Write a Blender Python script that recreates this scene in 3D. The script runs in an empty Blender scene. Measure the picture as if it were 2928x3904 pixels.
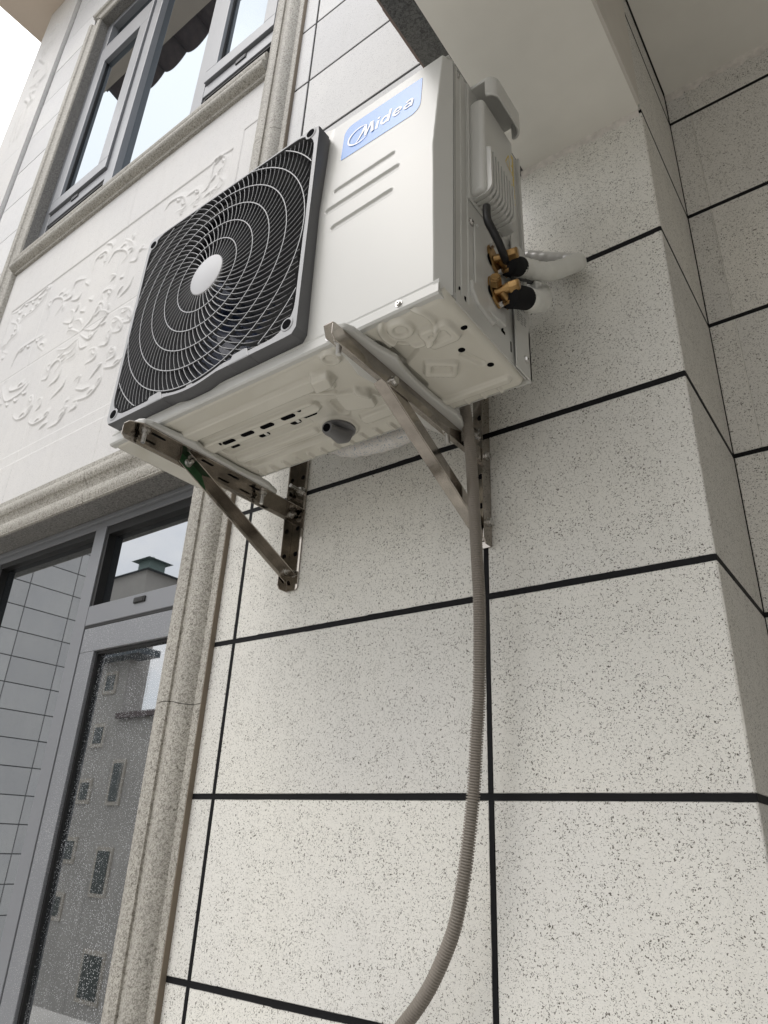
import bpy, bmesh, math, random
import numpy as np
from mathutils import Vector, Matrix, Euler
random.seed(7)
rng = np.random.default_rng(5)
R = math.radians
scene = bpy.context.scene
C = scene.collection

# ------------------------------------------------------------------ camera
cam_d = bpy.data.cameras.new('camera')
cam = bpy.data.objects.new('camera', cam_d)
C.objects.link(cam)
rows = [[0.80295, 0.59461, 0.04128], [0.22178, -0.36234, 0.90527], [0.55325, -0.71774, -0.42282]]
m = Matrix(rows).transposed().to_4x4()
m.translation = Vector((1.1233, -0.967, -0.0649))
cam.matrix_world = m
cam_d.sensor_fit = 'VERTICAL'
cam_d.sensor_height = 24.0
cam_d.lens = 24.0 * 2694.03 / 3904.0
cam_d.clip_start = 0.02
cam_d.clip_end = 500
scene.camera = cam
scene.render.engine = 'CYCLES'
scene.render.resolution_x, scene.render.resolution_y = 768, 1024

# ------------------------------------------------------------------ sky, sun, exposure
SUN_EL, SUN_AZ = 52.0, 205.0          # azimuth clockwise from +Y
world = bpy.data.worlds.new('World')
scene.world = world
world.use_nodes = True
wn, wl = world.node_tree.nodes, world.node_tree.links
wn.clear()
w_out = wn.new('ShaderNodeOutputWorld')
w_bg = wn.new('ShaderNodeBackground')
w_bg.inputs['Strength'].default_value = 0.15
sky = wn.new('ShaderNodeTexSky')
sky.sky_type = 'NISHITA'
sky.sun_disc = False
sky.sun_elevation = R(SUN_EL)
sky.sun_rotation = R(SUN_AZ)
sky.air_density = 1.0
sky.dust_density = 2.0
w_tc = wn.new('ShaderNodeTexCoord')
w_map = wn.new('ShaderNodeMapping')
w_map.inputs['Scale'].default_value = (1.0, 1.0, 2.2)
w_no = wn.new('ShaderNodeTexNoise')
w_no.inputs['Scale'].default_value = 2.3
w_no.inputs['Detail'].default_value = 7
w_no.inputs['Roughness'].default_value = 0.55
w_cr = wn.new('ShaderNodeValToRGB')
w_cr.color_ramp.elements[0].position = 0.40
w_cr.color_ramp.elements[0].color = (0.5, 0.5, 0.5, 1)
w_cr.color_ramp.elements[1].position = 0.57
w_mix = wn.new('ShaderNodeMix')
w_mix.data_type = 'RGBA'
w_mix.inputs['B'].default_value = (8.6, 8.8, 9.2, 1)
wl.new(w_tc.outputs['Generated'], w_map.inputs['Vector'])
wl.new(w_map.outputs['Vector'], w_no.inputs['Vector'])
wl.new(w_no.outputs['Fac'], w_cr.inputs['Fac'])
wl.new(w_cr.outputs['Color'], w_mix.inputs['Factor'])
wl.new(sky.outputs['Color'], w_mix.inputs['A'])
# overcast sky: clouds are about three times as bright overhead as at the horizon
w_sep = wn.new('ShaderNodeSeparateXYZ')
wl.new(w_tc.outputs['Generated'], w_sep.inputs[0])
w_mr = wn.new('ShaderNodeMapRange')
w_mr.inputs['From Min'].default_value = 0.0
w_mr.inputs['From Max'].default_value = 1.0
w_mr.inputs['To Min'].default_value = 0.80
w_mr.inputs['To Max'].default_value = 1.70
wl.new(w_sep.outputs['Z'], w_mr.inputs['Value'])
w_sc = wn.new('ShaderNodeVectorMath')
w_sc.operation = 'SCALE'
w_sc.inputs[0].default_value = (9.0, 8.95, 9.0)
wl.new(w_mr.outputs['Result'], w_sc.inputs['Scale'])
wl.new(w_sc.outputs['Vector'], w_mix.inputs['B'])
wl.new(w_mix.outputs['Result'], w_bg.inputs['Color'])
wl.new(w_bg.outputs['Background'], w_out.inputs['Surface'])

sun_d = bpy.data.lights.new('sun', 'SUN')
sun_d.energy = 0.7
sun_d.angle = R(25)
sun_d.color = (1.0, 0.97, 0.93)
sun = bpy.data.objects.new('sun', sun_d)
C.objects.link(sun)
sd = Vector((math.sin(R(SUN_AZ)) * math.cos(R(SUN_EL)), math.cos(R(SUN_AZ)) * math.cos(R(SUN_EL)), math.sin(R(SUN_EL))))
sun.rotation_euler = sd.to_track_quat('Z', 'Y').to_euler()
sun.location = sd * 20

vs = scene.view_settings
vs.view_transform = 'Standard'
vs.look = 'None'
vs.gamma = 1
vs.use_curve_mapping = False
vs.exposure = 0.26

# ------------------------------------------------------------------ material helpers
MATS = {}
def nodes_of(name):
    mt = bpy.data.materials.new(name)
    mt.use_nodes = True
    nt = mt.node_tree
    b = nt.nodes['Principled BSDF']
    MATS[name] = mt
    return mt, nt, b

def setb(b, col, rough=.5, metal=0., spec=.5, coat=0., ior=None):
    b.inputs['Base Color'].default_value = (*col, 1)
    b.inputs['Roughness'].default_value = rough
    b.inputs['Metallic'].default_value = metal
    b.inputs['Specular IOR Level'].default_value = spec
    b.inputs['Coat Weight'].default_value = coat
    b.inputs['Coat Roughness'].default_value = 0.1
    if ior: b.inputs['IOR'].default_value = ior

def noise(nt, vec, scale, detail=2, rough=.5, dist=0.):
    n = nt.nodes.new('ShaderNodeTexNoise')
    n.inputs['Scale'].default_value = scale
    n.inputs['Detail'].default_value = detail
    n.inputs['Roughness'].default_value = rough
    n.inputs['Distortion'].default_value = dist
    nt.links.new(vec, n.inputs['Vector'])
    return n.outputs['Fac']

def ramp(nt, fac, stops):
    r = nt.nodes.new('ShaderNodeValToRGB')
    e = r.color_ramp.elements
    while len(e) < len(stops): e.new(.5)
    for i, (p, c) in enumerate(stops):
        e[i].position = p
        e[i].color = (c, c, c, 1) if isinstance(c, (int, float)) else (*c, 1)
    nt.links.new(fac, r.inputs['Fac'])
    return r.outputs['Color']

def mix(nt, fac, a, b, mode='MIX'):
    n = nt.nodes.new('ShaderNodeMix')
    n.data_type = 'RGBA'
    n.blend_type = mode
    for k, v in (('Factor', fac), ('A', a), ('B', b)):
        if isinstance(v, (int, float)): n.inputs[k].default_value = v
        elif isinstance(v, tuple): n.inputs[k].default_value = (*v, 1)
        else: nt.links.new(v, n.inputs[k])
    return n.outputs['Result']

def bump(nt, b, h, strength=.3, dist=.002):
    n = nt.nodes.new('ShaderNodeBump')
    n.inputs['Strength'].default_value = strength
    n.inputs['Distance'].default_value = dist
    nt.links.new(h, n.inputs['Height'])
    nt.links.new(n.outputs['Normal'], b.inputs['Normal'])

def obj_coord(nt, per_object=True, scale=(1, 1, 1)):
    tc = nt.nodes.new('ShaderNodeTexCoord')
    mp = nt.nodes.new('ShaderNodeMapping')
    mp.inputs['Scale'].default_value = scale
    nt.links.new(tc.outputs['Object'], mp.inputs['Vector'])
    if per_object:
        oi = nt.nodes.new('ShaderNodeObjectInfo')
        mu = nt.nodes.new('ShaderNodeMath')
        mu.operation = 'MULTIPLY'
        mu.inputs[1].default_value = 60
        nt.links.new(oi.outputs['Random'], mu.inputs[0])
        nt.links.new(mu.outputs[0], mp.inputs['Location'])
        return mp.outputs['Vector'], oi.outputs['Random']
    return mp.outputs['Vector'], None

def speckled_tile(name, base, fleck_scale=400, thr=.618, fleck=(.10, .092, .075), second=(.45, .45, .44), soft=.04, bump_s=.35):
    mt, nt, b = nodes_of(name)
    v, rnd = obj_coord(nt)
    big = noise(nt, v, 2.2, 3)
    n_mod = noise(nt, v, 28, 2)
    add = nt.nodes.new('ShaderNodeMath'); add.operation = 'MULTIPLY_ADD'
    f1 = noise(nt, v, fleck_scale, 1.0, .45, 1.3)
    nt.links.new(n_mod, add.inputs[0]); add.inputs[1].default_value = .13; nt.links.new(f1, add.inputs[2])
    m1 = ramp(nt, add.outputs[0], [(thr + .065, 0.), (thr + .065 + soft, 1.)])
    f2 = noise(nt, v, fleck_scale * 1.2, 1.5, .5, 1.2)
    m2 = ramp(nt, f2, [(.62, 0.), (.68, .6)])
    f3 = noise(nt, v, 480, 2, .6)
    c0 = mix(nt, ramp(nt, big, [(.3, 0.), (.7, 1.)]), base, tuple(x * y for x, y in zip(base, (.90, .905, .93))))
    c0 = mix(nt, ramp(nt, f3, [(.35, .12), (.6, 0.)]), c0, (.3, .3, .29))
    # faint rain streaks
    tcs, _r = obj_coord(nt, True, (1, 1, .07))
    st = noise(nt, tcs, 26, 3, .6)
    c0 = mix(nt, ramp(nt, st, [(.52, 0.), (.75, .28)]), c0, tuple(x * .80 for x in base))
    c1 = mix(nt, m2, c0, second)
    c2 = mix(nt, m1, c1, fleck)
    vr = ramp(nt, rnd, [(0., .94), (1., 1.04)])
    c3 = mix(nt, 1.0, c2, vr, 'MULTIPLY')
    nt.links.new(c3, b.inputs['Base Color'])
    setb(b, base, .62, 0, .35)
    nt.links.new(c3, b.inputs['Base Color'])
    h = noise(nt, v, 210, 3, .6)
    bump(nt, b, h, bump_s, .0015)
    return mt

def plain(name, col, rough=.5, metal=0., spec=.5, vary=.06, vscale=6., bump_s=0., bscale=200, coat=0., rv=.05):
    mt, nt, b = nodes_of(name)
    setb(b, col, rough, metal, spec, coat)
    v, _ = obj_coord(nt, False)
    n = noise(nt, v, vscale, 4, .6)
    c = mix(nt, ramp(nt, n, [(.3, 0.), (.7, 1.)]), tuple(x * (1 - vary) for x in col), tuple(min(1, x * (1 + vary)) for x in col))
    nt.links.new(c, b.inputs['Base Color'])
    rr = ramp(nt, n, [(.3, max(0, rough - rv)), (.7, min(1, rough + rv))])
    nt.links.new(rr, b.inputs['Roughness'])
    if bump_s: bump(nt, b, noise(nt, v, bscale, 3, .6), bump_s, .001)
    return mt

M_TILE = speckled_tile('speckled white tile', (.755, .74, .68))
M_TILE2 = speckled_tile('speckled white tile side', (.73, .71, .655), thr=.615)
M_PANEL = speckled_tile('pale carved stone', (.72, .705, .675), 480, .65, (.36, .35, .34), (.45, .45, .45), .05, .2)
M_LEFT = speckled_tile('pale facade tile', (.70, .695, .68), 420, .65, (.3, .3, .3), (.42, .42, .43), .05, .2)

def granite(name, a, b2, c3, scale=230, streak=None):
    mt, nt, b = nodes_of(name)
    v, _ = obj_coord(nt, False)
    n1 = noise(nt, v, scale, 2, .65, 1.2)
    col = mix(nt, ramp(nt, n1, [(.42, 0.), (.56, 1.)]), a, b2)
    n2 = noise(nt, v, scale * .8, 2, .6, .8)
    col = mix(nt, ramp(nt, n2, [(.58, 0.), (.66, .8)]), col, c3)
    n3 = noise(nt, v, 3.5, 4, .6)
    col = mix(nt, ramp(nt, n3, [(.45, 0.), (.75, .35)]), col, (.20, .19, .17))
    setb(b, a, .55, 0, .35)
    nt.links.new(col, b.inputs['Base Color'])
    bump(nt, b, n1, .15, .001)
    return mt
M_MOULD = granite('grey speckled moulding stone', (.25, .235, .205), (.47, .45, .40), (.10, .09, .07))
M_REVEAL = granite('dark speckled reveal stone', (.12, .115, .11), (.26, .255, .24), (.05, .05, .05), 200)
M_BEAMSTONE = granite('dark grey beam stone', (.055, .057, .058), (.12, .122, .12), (.03, .03, .03), 200)
M_JOINT = plain('black joint sealant', (.006, .006, .007), .7, 0, .2, .3, 40)
M_GROOVE = plain('grey seam mortar', (.30, .29, .27), .9)
M_DARKJ = plain('dark thin joint', (.10, .10, .10), .9)
M_STUCCO = plain('white ceiling plaster', (.80, .785, .73), .7, 0, .3, .09, 2.5, .4, 40)
M_EAVE = plain('beige eave plaster', (.62, .53, .44), .8, 0, .3, .04, 3)
M_ROOF = plain('brown roof tile', (.09, .06, .055), .5, 0, .5, .3, 20)
M_FLOOR = plain('warm grey terrace floor', (.46, .44, .405), .5, 0, .4, .1, 3)
M_PAINT = plain('off white painted steel', (.55, .55, .525), .30, 0, .5, .015, 3, .05, 900, 0., .008)
M_PAINT2 = plain('gloss painted steel with floor bounce', (.62, .60, .53), .13, 0, .55, .03, 3, 0., 200, .3, .01)  # same paint as the body, with floor bounce put into its colour
M_PLGREY = plain('dark grey grille plastic', (.10, .102, .108), .42, 0, .62, .03, 30, .08, 1200)
M_HUB = plain('light grey hub plastic', (.50, .505, .52), .45, 0, .5, .02, 30)
M_FAN = plain('dark navy fan plastic', (.03, .045, .10), .38, 0, .6, .1, 20)
M_DARK = plain('dark interior', (.004, .004, .005), .9, 0, .05)
M_COIL = plain('dark aluminium coil', (.03, .035, .05), .5, .6)
M_STEEL = plain('stainless steel', (.37, .34, .305), .10, 1.0, .5, .30, 22, .03, 90)
M_BOLT = plain('zinc bolt steel', (.55, .54, .52), .28, 1.0, .5, .1, 60)
M_BRASS = plain('tarnished brass', (.36, .225, .095), .32, .9, .5, .35, 70, .15, 150)
M_FOAM = plain('black pipe foam', (.010, .010, .011), .85, 0, .2)
M_WRAP = plain('white pipe tape', (.66, .66, .62), .38, 0, .5, .06, 25)
M_SILVER = plain('silvery wrinkled film', (.56, .55, .53), .32, .12, .6, .1, 30, .6, 60)
M_CABLE = plain('black cable rubber', (.008, .008, .009), .45)
M_HOSE = plain('grey brown corrugated plastic', (.235, .21, .18), .5, 0, .45, .05, 12)
M_DRAIN = plain('grey drain plastic', (.15, .15, .155), .4)
M_ALU = plain('grey aluminium frame', (.20, .207, .22), .36, .15, .6, .03, 4)
M_GASKET = plain('black gasket rubber', (.008, .008, .008), .6)
M_BLUE = plain('blue label film', (.09, .26, .66), .20, 0, .6, .02, 3, 0, 200)
M_LETTER = plain('white print', (.85, .86, .88), .3, 0, .5)
M_YELLOW = plain('yellow print', (.68, .50, .05), .5, 0, .4, .1, 50)
M_INK = plain('grey print', (.22, .22, .22), .5)
M_WOOD = plain('brown wood chip', (.13, .05, .02), .7)
M_GREYWALL = plain('grey rendered wall', (.40, .38, .35), .9, 0, .2, .12, .6)
M_GREYTRIM = plain('beige window surround', (.44, .40, .34), .8)
M_COPPER = plain('green copper sheet', (.14, .20, .18), .5)
M_ROOFD = plain('dark slate roof', (.06, .075, .085), .5)
M_DARKWIN = plain('dark far window', (.045, .055, .05), .3)
M_CURTAIN = plain('pale room curtain', (.35, .36, .36), .9)

# painted ceiling edge with ragged plaster, wall glass with dried drops
def glass_mat(name, drops, ior=4.4, tint=(.95, .98, 1.0)):
    mt, nt, b = nodes_of(name)
    setb(b, (.012, .014, .016), .012, 0, .5)
    b.inputs['IOR'].default_value = ior
    b.inputs['Specular Tint'].default_value = (*tint, 1)
    if drops:
        v, _ = obj_coord(nt, False, (1, 1, .45))
        vo = nt.nodes.new('ShaderNodeTexVoronoi')
        vo.inputs['Scale'].default_value = 430
        vo.inputs['Randomness'].default_value = 1.0
        nt.links.new(v, vo.inputs['Vector'])
        n = noise(nt, v, 6, 3, .6)
        sub = nt.nodes.new('ShaderNodeMath'); sub.operation = 'MULTIPLY_ADD'
        nt.links.new(n, sub.inputs[0]); sub.inputs[1].default_value = -.32; nt.links.new(vo.outputs['Distance'], sub.inputs[2])
        mask = ramp(nt, sub.outputs[0], [(0.0, .9), (.05, 0.)])
        v2, _ = obj_coord(nt, False, (1, 1, .06))
        streak = ramp(nt, noise(nt, v2, 90, 3, .6), [(.55, 0.), (.75, .10)])
        mk = mix(nt, 1.0, mask, streak, 'ADD')
        c = mix(nt, mk, (.012, .014, .016), (.75, .76, .78))
        nt.links.new(c, b.inputs['Base Color'])
        nt.links.new(ramp(nt, mk, [(0., .012), (.5, .4)]), b.inputs['Roughness'])
    return mt
M_GLASS = glass_mat('window glass', False)
M_GLASSU = glass_mat('mirror coated window glass', False, 4.8, (.86, .94, 1.0))
M_GLASSD = glass_mat('rain spotted glass', True)

def alu_drops():
    mt, nt, b = nodes_of('rain spotted grey aluminium')
    setb(b, (.25, .255, .265), .36, .15, .6)
    v, _ = obj_coord(nt, False, (1, 1, .6))
    vo = nt.nodes.new('ShaderNodeTexVoronoi')
    vo.inputs['Scale'].default_value = 430
    nt.links.new(v, vo.inputs['Vector'])
    n = noise(nt, v, 9, 3, .6)
    sub = nt.nodes.new('ShaderNodeMath'); sub.operation = 'MULTIPLY_ADD'
    nt.links.new(n, sub.inputs[0]); sub.inputs[1].default_value = -.30; nt.links.new(vo.outputs['Distance'], sub.inputs[2])
    mask = ramp(nt, sub.outputs[0], [(0.0, .85), (.05, 0.)])
    nt.links.new(mix(nt, mask, (.20, .207, .22), (.7, .7, .7)), b.inputs['Base Color'])
    return mt
M_ALUD = alu_drops()

# ------------------------------------------------------------------ mesh helpers
def link(name, verts, faces, mat, parent=None, smooth=False, loc=None, sharp=None):
    me = bpy.data.meshes.new(name)
    if isinstance(verts, np.ndarray): verts = verts.tolist()
    me.from_pydata(verts, [], faces)
    me.validate()
    o = bpy.data.objects.new(name, me)
    C.objects.link(o)
    if isinstance(mat, (list, tuple)):
        for q in mat: me.materials.append(q)
    else: me.materials.append(mat)
    if smooth:
        for p in me.polygons: p.use_smooth = True
        if sharp is not None:
            try: me.set_sharp_from_angle(angle=R(sharp))
            except Exception: pass
    if loc: o.location = loc
    if parent: o.parent = parent
    return o

class MB:
    def __init__(s): s.v = []; s.f = []
    def add(s, vs_, fs):
        b = len(s.v); s.v += [tuple(x) for x in vs_]; s.f += [tuple(b + i for i in q) for q in fs]; return s
    def box(s, x0, x1, y0, y1, z0, z1):
        vs_ = [(x, y, z) for z in (z0, z1) for y in (y0, y1) for x in (x0, x1)]
        return s.add(vs_, [(0, 2, 3, 1), (4, 5, 7, 6), (0, 1, 5, 4), (2, 6, 7, 3), (0, 4, 6, 2), (1, 3, 7, 5)])
    def cyl(s, p0, p1, r0, r1=None, n=16, caps=True):
        p0, p1 = Vector(p0), Vector(p1)
        r1 = r0 if r1 is None else r1
        d = (p1 - p0).normalized()
        a = d.orthogonal().normalized(); b = d.cross(a)
        vs_ = []
        for p, r in ((p0, r0), (p1, r1)):
            for i in range(n):
                t = 2 * math.pi * i / n
                vs_.append(p + a * (r * math.cos(t)) + b * (r * math.sin(t)))
        fs = [(i, (i + 1) % n, n + (i + 1) % n, n + i) for i in range(n)]
        if caps: fs += [tuple(reversed(range(n))), tuple(range(n, 2 * n))]
        return s.add(vs_, fs)
    def tube(s, pts, rad, n=12, caps=True):
        pts = [Vector(p) for p in pts]
        N = len(pts)
        rad = rad if isinstance(rad, (list, tuple)) else [rad] * N
        t0 = (pts[1] - pts[0]).normalized()
        a = t0.orthogonal().normalized()
        base = len(s.v)
        for i in range(N):
            t = (pts[min(i + 1, N - 1)] - pts[max(i - 1, 0)]).normalized()
            a = (a - t * a.dot(t)).normalized()
            b = t.cross(a)
            for k in range(n):
                q = 2 * math.pi * k / n
                s.v.append(tuple(pts[i] + a * (rad[i] * math.cos(q)) + b * (rad[i] * math.sin(q))))
        for i in range(N - 1):
            for k in range(n):
                s.f.append((base + i * n + k, base + i * n + (k + 1) % n, base + (i + 1) * n + (k + 1) % n, base + (i + 1) * n + k))
        if caps:
            s.f.append(tuple(base + k for k in reversed(range(n))))
            s.f.append(tuple(base + (N - 1) * n + k for k in range(n)))
        return s
    def prism(s, poly, axis, a, b):
        """poly: 2D points; axis: extrusion axis, the two coordinates are the remaining axes in order"""
        n = len(poly)
        def P(u, w, t):
            return {'x': (t, u, w), 'y': (u, t, w), 'z': (u, w, t)}[axis]
        vs_ = [P(u, w, a) for u, w in poly] + [P(u, w, b) for u, w in poly]
        fs = [tuple(range(n)), tuple(reversed(range(n, 2 * n)))] + [(i, i + n, (i + 1) % n + n, (i + 1) % n) for i in range(n)]
        return s.add(vs_, fs)
    def build(s, name, mat, parent=None, smooth=False, sharp=None, bev=0., seg=2):
        o = link(name, s.v, s.f, mat, parent)
        me = o.data
        bm = bmesh.new(); bm.from_mesh(me)
        bmesh.ops.recalc_face_normals(bm, faces=bm.faces)
        bm.to_mesh(me); bm.free()
        if bev:
            md = o.modifiers.new('bevel', 'BEVEL'); md.width = bev; md.segments = seg; md.limit_method = 'ANGLE'; md.angle_limit = R(35)
        if smooth:
            for p in me.polygons: p.use_smooth = True
            if sharp:
                try: me.set_sharp_from_angle(angle=R(sharp))
                except Exception: pass
        return o

def thing(name, label, cat, loc=(0, 0, 0), group=None):
    o = bpy.data.objects.new(name, None)
    o.empty_display_size = .1
    C.objects.link(o)
    o['label'] = label; o['category'] = cat
    if group: o['group'] = group
    return o
def tag(o, label, cat, group=None):
    o['label'] = label; o['category'] = cat
    if group: o['group'] = group
    return o
def struct(o):
    o['kind'] = 'structure'; return o
def smooth_path(pts, per=8):
    pts = [Vector(p) for p in pts]
    out = []
    for i in range(len(pts) - 1):
        p0 = pts[max(i - 1, 0)]; p1 = pts[i]; p2 = pts[i + 1]; p3 = pts[min(i + 2, len(pts) - 1)]
        for k in range(per):
            t = k / per
            out.append(.5 * ((2 * p1) + (-p0 + p2) * t + (2 * p0 - 5 * p1 + 4 * p2 - p3) * t * t + (-p0 + 3 * p1 - 3 * p2 + p3) * t ** 3))
    out.append(pts[-1])
    return out

# ================================================================== SETTING
floor = struct(MB().box(-12, 6, -2.9, 1, -1.60, -1.45).build('terrace_floor', M_FLOOR))
ground = struct(MB().box(-250, 250, -250, 60, -9.3, -9.0).build('ground', plain('street ground', (.22, .21, .19), .9, 0, .2, .2, .3)))

# ------------------------------------------------------------------ tiled walls
JH, JV = .0092, .0078
def tile_mesh(w, h, axis):
    """a slab with small chamfered edges, centre at origin, front face at 0 of its normal axis"""
    bm = bmesh.new()
    d, c = .012, .0012
    hw, hh = w / 2, h / 2
    ring = [[(-hw, -hh), (hw, -hh), (hw, hh), (-hw, hh)], [(-hw + c, -hh + c), (hw - c, -hh + c), (hw - c, hh - c), (-hw + c, hh - c)]]
    def P(u, v_, n):
        return (u, -n, v_) if axis == 'y' else (n, u, v_)
    vb = [bm.verts.new(P(u, v_, -d)) for u, v_ in ring[0]]
    vm = [bm.verts.new(P(u, v_, -c)) for u, v_ in ring[0]]
    vf = [bm.verts.new(P(u, v_, 0)) for u, v_ in ring[1]]
    for i in range(4):
        j = (i + 1) % 4
        bm.faces.new((vb[i], vb[j], vm[j], vm[i])); bm.faces.new((vm[i], vm[j], vf[j], vf[i]))
    bm.faces.new(vf); bm.faces.new(vb)
    bmesh.ops.recalc_face_normals(bm, faces=bm.faces)
    me = bpy.data.meshes.new('tile'); bm.to_mesh(me); bm.free()
    return me
TM = {}
def put_tile(parent, x0, x1, z0, z1, axis, plane, mat, jh=JH, jv=JV):
    w, h = round(x1 - x0 - jv, 4), round(z1 - z0 - jh, 4)
    if w < .004 or h < .004: return
    k = (w, h, axis, mat.name)
    if k not in TM:
        TM[k] = tile_mesh(w, h, axis); TM[k].materials.append(mat)
    o = bpy.data.objects.new('tile', TM[k]); C.objects.link(o); o.parent = parent
    cx_, cz_ = (x0 + x1) / 2, (z0 + z1) / 2
    j = random.uniform(-.0004, .0004)
    o.location = (cx_, plane + j, cz_) if axis == 'y' else (plane + j, cx_, cz_)
    o.rotation_euler = (random.uniform(-.0012, .0012), 0, random.uniform(-.0012, .0012)) if axis == 'y' else (0, random.uniform(-.001, .001), random.uniform(-.001, .001))

XC, RD = .9436, .3035
wall = thing('tiled_wall', 'speckled white tiled wall with black joints behind the air conditioner', 'wall')
b = MB(); b.box(-.075, XC - .0015, .0012, RD + .2, -1.45, 5.3); b.build('joint_backing', M_JOINT, wall)
cols = [(-.0655, 0), (0, .5952), (.5952, XC + .0028)]
for zi in range(-5, 4):
    for a, c in cols: put_tile(wall, a, c, zi * .3, zi * .3 + .3, 'y', 0, M_TILE)
for zi in range(4, 18):
    for a, c in ((-.0655, 0), (0, .5952), (.5952, XC)):
        z1_ = min(5.3, zi * .3 + .3)
        put_tile(wall, a, c, zi * .3, z1_, 'y', 0, M_LEFT)
def bead(p0, p1, w, parent, plane_y, sd):
    r_ = random.Random(sd)
    horiz = abs(p1[0] - p0[0]) > abs(p1[1] - p0[1]); L_ = (p1[0] - p0[0]) if horiz else (p1[1] - p0[1])
    n_ = max(2, int(L_ / .006)); vs_ = []; fs = []; a_ = b_ = 0.
    for i in range(n_ + 1):
        a_ = .85 * a_ + r_.uniform(-.00022, .00022); b_ = .85 * b_ + r_.uniform(-.00022, .00022)
        if r_.random() < .012: a_ += r_.uniform(0, .0014)
        if r_.random() < .012: b_ += r_.uniform(0, .0014)
        q = L_ * i / n_; lo, hi = -w / 2 - a_, w / 2 + b_
        for k_, dd in ((lo, -.00055), (lo * .5, -.0002), (hi * .5, -.0002), (hi, -.00055)):
            vs_.append((p0[0] + q, plane_y + dd, p0[1] + k_) if horiz else (p0[0] + k_, plane_y + dd, p0[1] + q))
    for i in range(n_):
        for k in range(3): fs.append((i * 4 + k, i * 4 + 4 + k, i * 4 + 5 + k, i * 4 + 1 + k))
    return link('joint_sealant', vs_, fs, M_JOINT, parent, smooth=True)
for zi in range(-4, 4): bead((-.0600, zi * .3), (XC - .0005, zi * .3), .0094, wall, 0, zi)
for k_, x_ in enumerate((0, .5952)):
    for zi in range(-5, 4): bead((x_, zi * .3 + .0049), (x_, zi * .3 + .2951), .0080, wall, .0001, 50 + zi + 20 * k_)
ret = thing('corner_return_wall', 'narrow tiled side face of the wall corner, right of the front wall', 'wall')
MB().box(XC - .002, XC - .0010, .0125, RD + .012, -1.45, 1.70).build('joint_backing', M_JOINT, ret)
for zi in range(-5, 6):
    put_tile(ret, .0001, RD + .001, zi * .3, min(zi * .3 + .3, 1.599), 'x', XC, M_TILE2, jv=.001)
for zi in range(-4, 6):
    MB().box(XC - .0011, XC + .0005, .0003, RD + .001, zi * .3 - .0047, zi * .3 + .0047).build('joint_sealant', M_JOINT, ret)
rear = thing('rear_tiled_wall', 'set back tiled wall at the far right under the balcony ceiling', 'wall')
MB().box(XC - .0005, 4.2, RD + .0012, RD + .2, -1.45, 1.70).build('joint_backing', M_JOINT, rear)
for zi in range(-5, 6):
    for a, c in ((XC + .001, .9915), (.9915, 1.5915), (1.5915, 2.19), (2.19, 2.79), (2.79, 3.39), (3.39, 4.2)):
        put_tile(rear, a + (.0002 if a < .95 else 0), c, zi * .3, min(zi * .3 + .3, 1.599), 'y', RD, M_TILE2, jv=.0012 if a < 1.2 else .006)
for zi in range(-5, 6):
    MB().box(.9909, .9921, RD - .0003, RD + .003, zi * .3 + .0055, min(zi * .3 + .2945, 1.59)).build('seam', M_STUCCO, rear)

# balcony beam, its dark stone edge, ceiling
beam = thing('balcony_beam', 'white plastered balcony beam above the air conditioner with dark stone edge', 'beam')
ZB = 1.203
def wobble_sheet(name, x0, x1, y0, y1, z, mat, parent):
    return MB().box(x0, x1, y0, y1, z, z + .4).build(name, mat, parent)
wobble_sheet('beam_body', .703, XC - .003, -3.2, -.0005, ZB, M_STUCCO, beam)
MB().box(.655, .703, -3.2, -.0005, ZB + .0005, 2.4).build('edge_stone', M_BEAMSTONE, beam)
# ragged mortar lip of the edge stone
lip = MB()
yy = -.001
while yy > -2.6:
    L = random.uniform(.012, .05); w = random.uniform(.001, .0055)
    lip.box(.655 - w, .6552, yy - L, yy, ZB + .001, ZB + .006); yy -= L
o = lip.build('mortar_lip', plain('brown grey mortar', (.22, .17, .15), .9), beam); o['kind'] = 'stuff'
chip = MB().box(.672, .694, -.012, -.001, ZB - .007, ZB - .0005).build('wood_chip', M_WOOD)
tag(chip, 'small brown wood chip wedged at the top of the wall beneath the beam', 'wood chip')
ceil = struct(MB().box(XC + .0032, 4.2, -3.2, RD + .1, 1.597, 1.70).build('balcony_ceiling', M_STUCCO))
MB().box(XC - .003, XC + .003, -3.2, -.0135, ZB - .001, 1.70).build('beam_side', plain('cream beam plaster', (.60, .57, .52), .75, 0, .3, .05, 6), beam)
# unseen wall added on the right to darken the return wall and unit side
side = thing('added_shade_wall', 'unseen grey wall added far to the right to darken the covered terrace', 'wall')
MB().box(4.2, 4.4, -3.2, RD + .2, -1.45, 1.9).build('wall_face', plain('grey shade wall paint', (.42, .41, .385), .8), side)
# ragged plaster smeared over the top row of tiles
def smear(name, x0, x1, ztop, yp, parent, depth=.016, n=140):
    ztop += .004
    prof = []
    for i in range(n + 1):
        x = x0 + (x1 - x0) * i / n
        d = depth * (.25 + .75 * abs(math.sin(i * .37) * math.sin(i * .11 + 1))) * random.uniform(.7, 1.15) + .014
        prof.append((x, ztop - d))
    vs_ = []; fs = []
    for i, (x, z) in enumerate(prof):
        vs_ += [(x, yp - .0045, ztop), (x, yp - .0026, (z + ztop) / 2), (x, yp - .0009, z), (x, yp + .001, z)]
    for i in range(n):
        a = i * 4
        for k in range(3): fs.append((a + k, a + k + 1, a + 5 + k, a + 4 + k))
    return link(name, vs_, fs, plain('smeared plaster', (.66, .63, .59), .85, 0, .2, .16, 60, .7, 90), parent)
smear('plaster_smear', .697, XC - .004, ZB + .001, 0, wall, .013)
smear('plaster_smear', XC + .002, 1.7, 1.598, RD, rear, .02)

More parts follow.
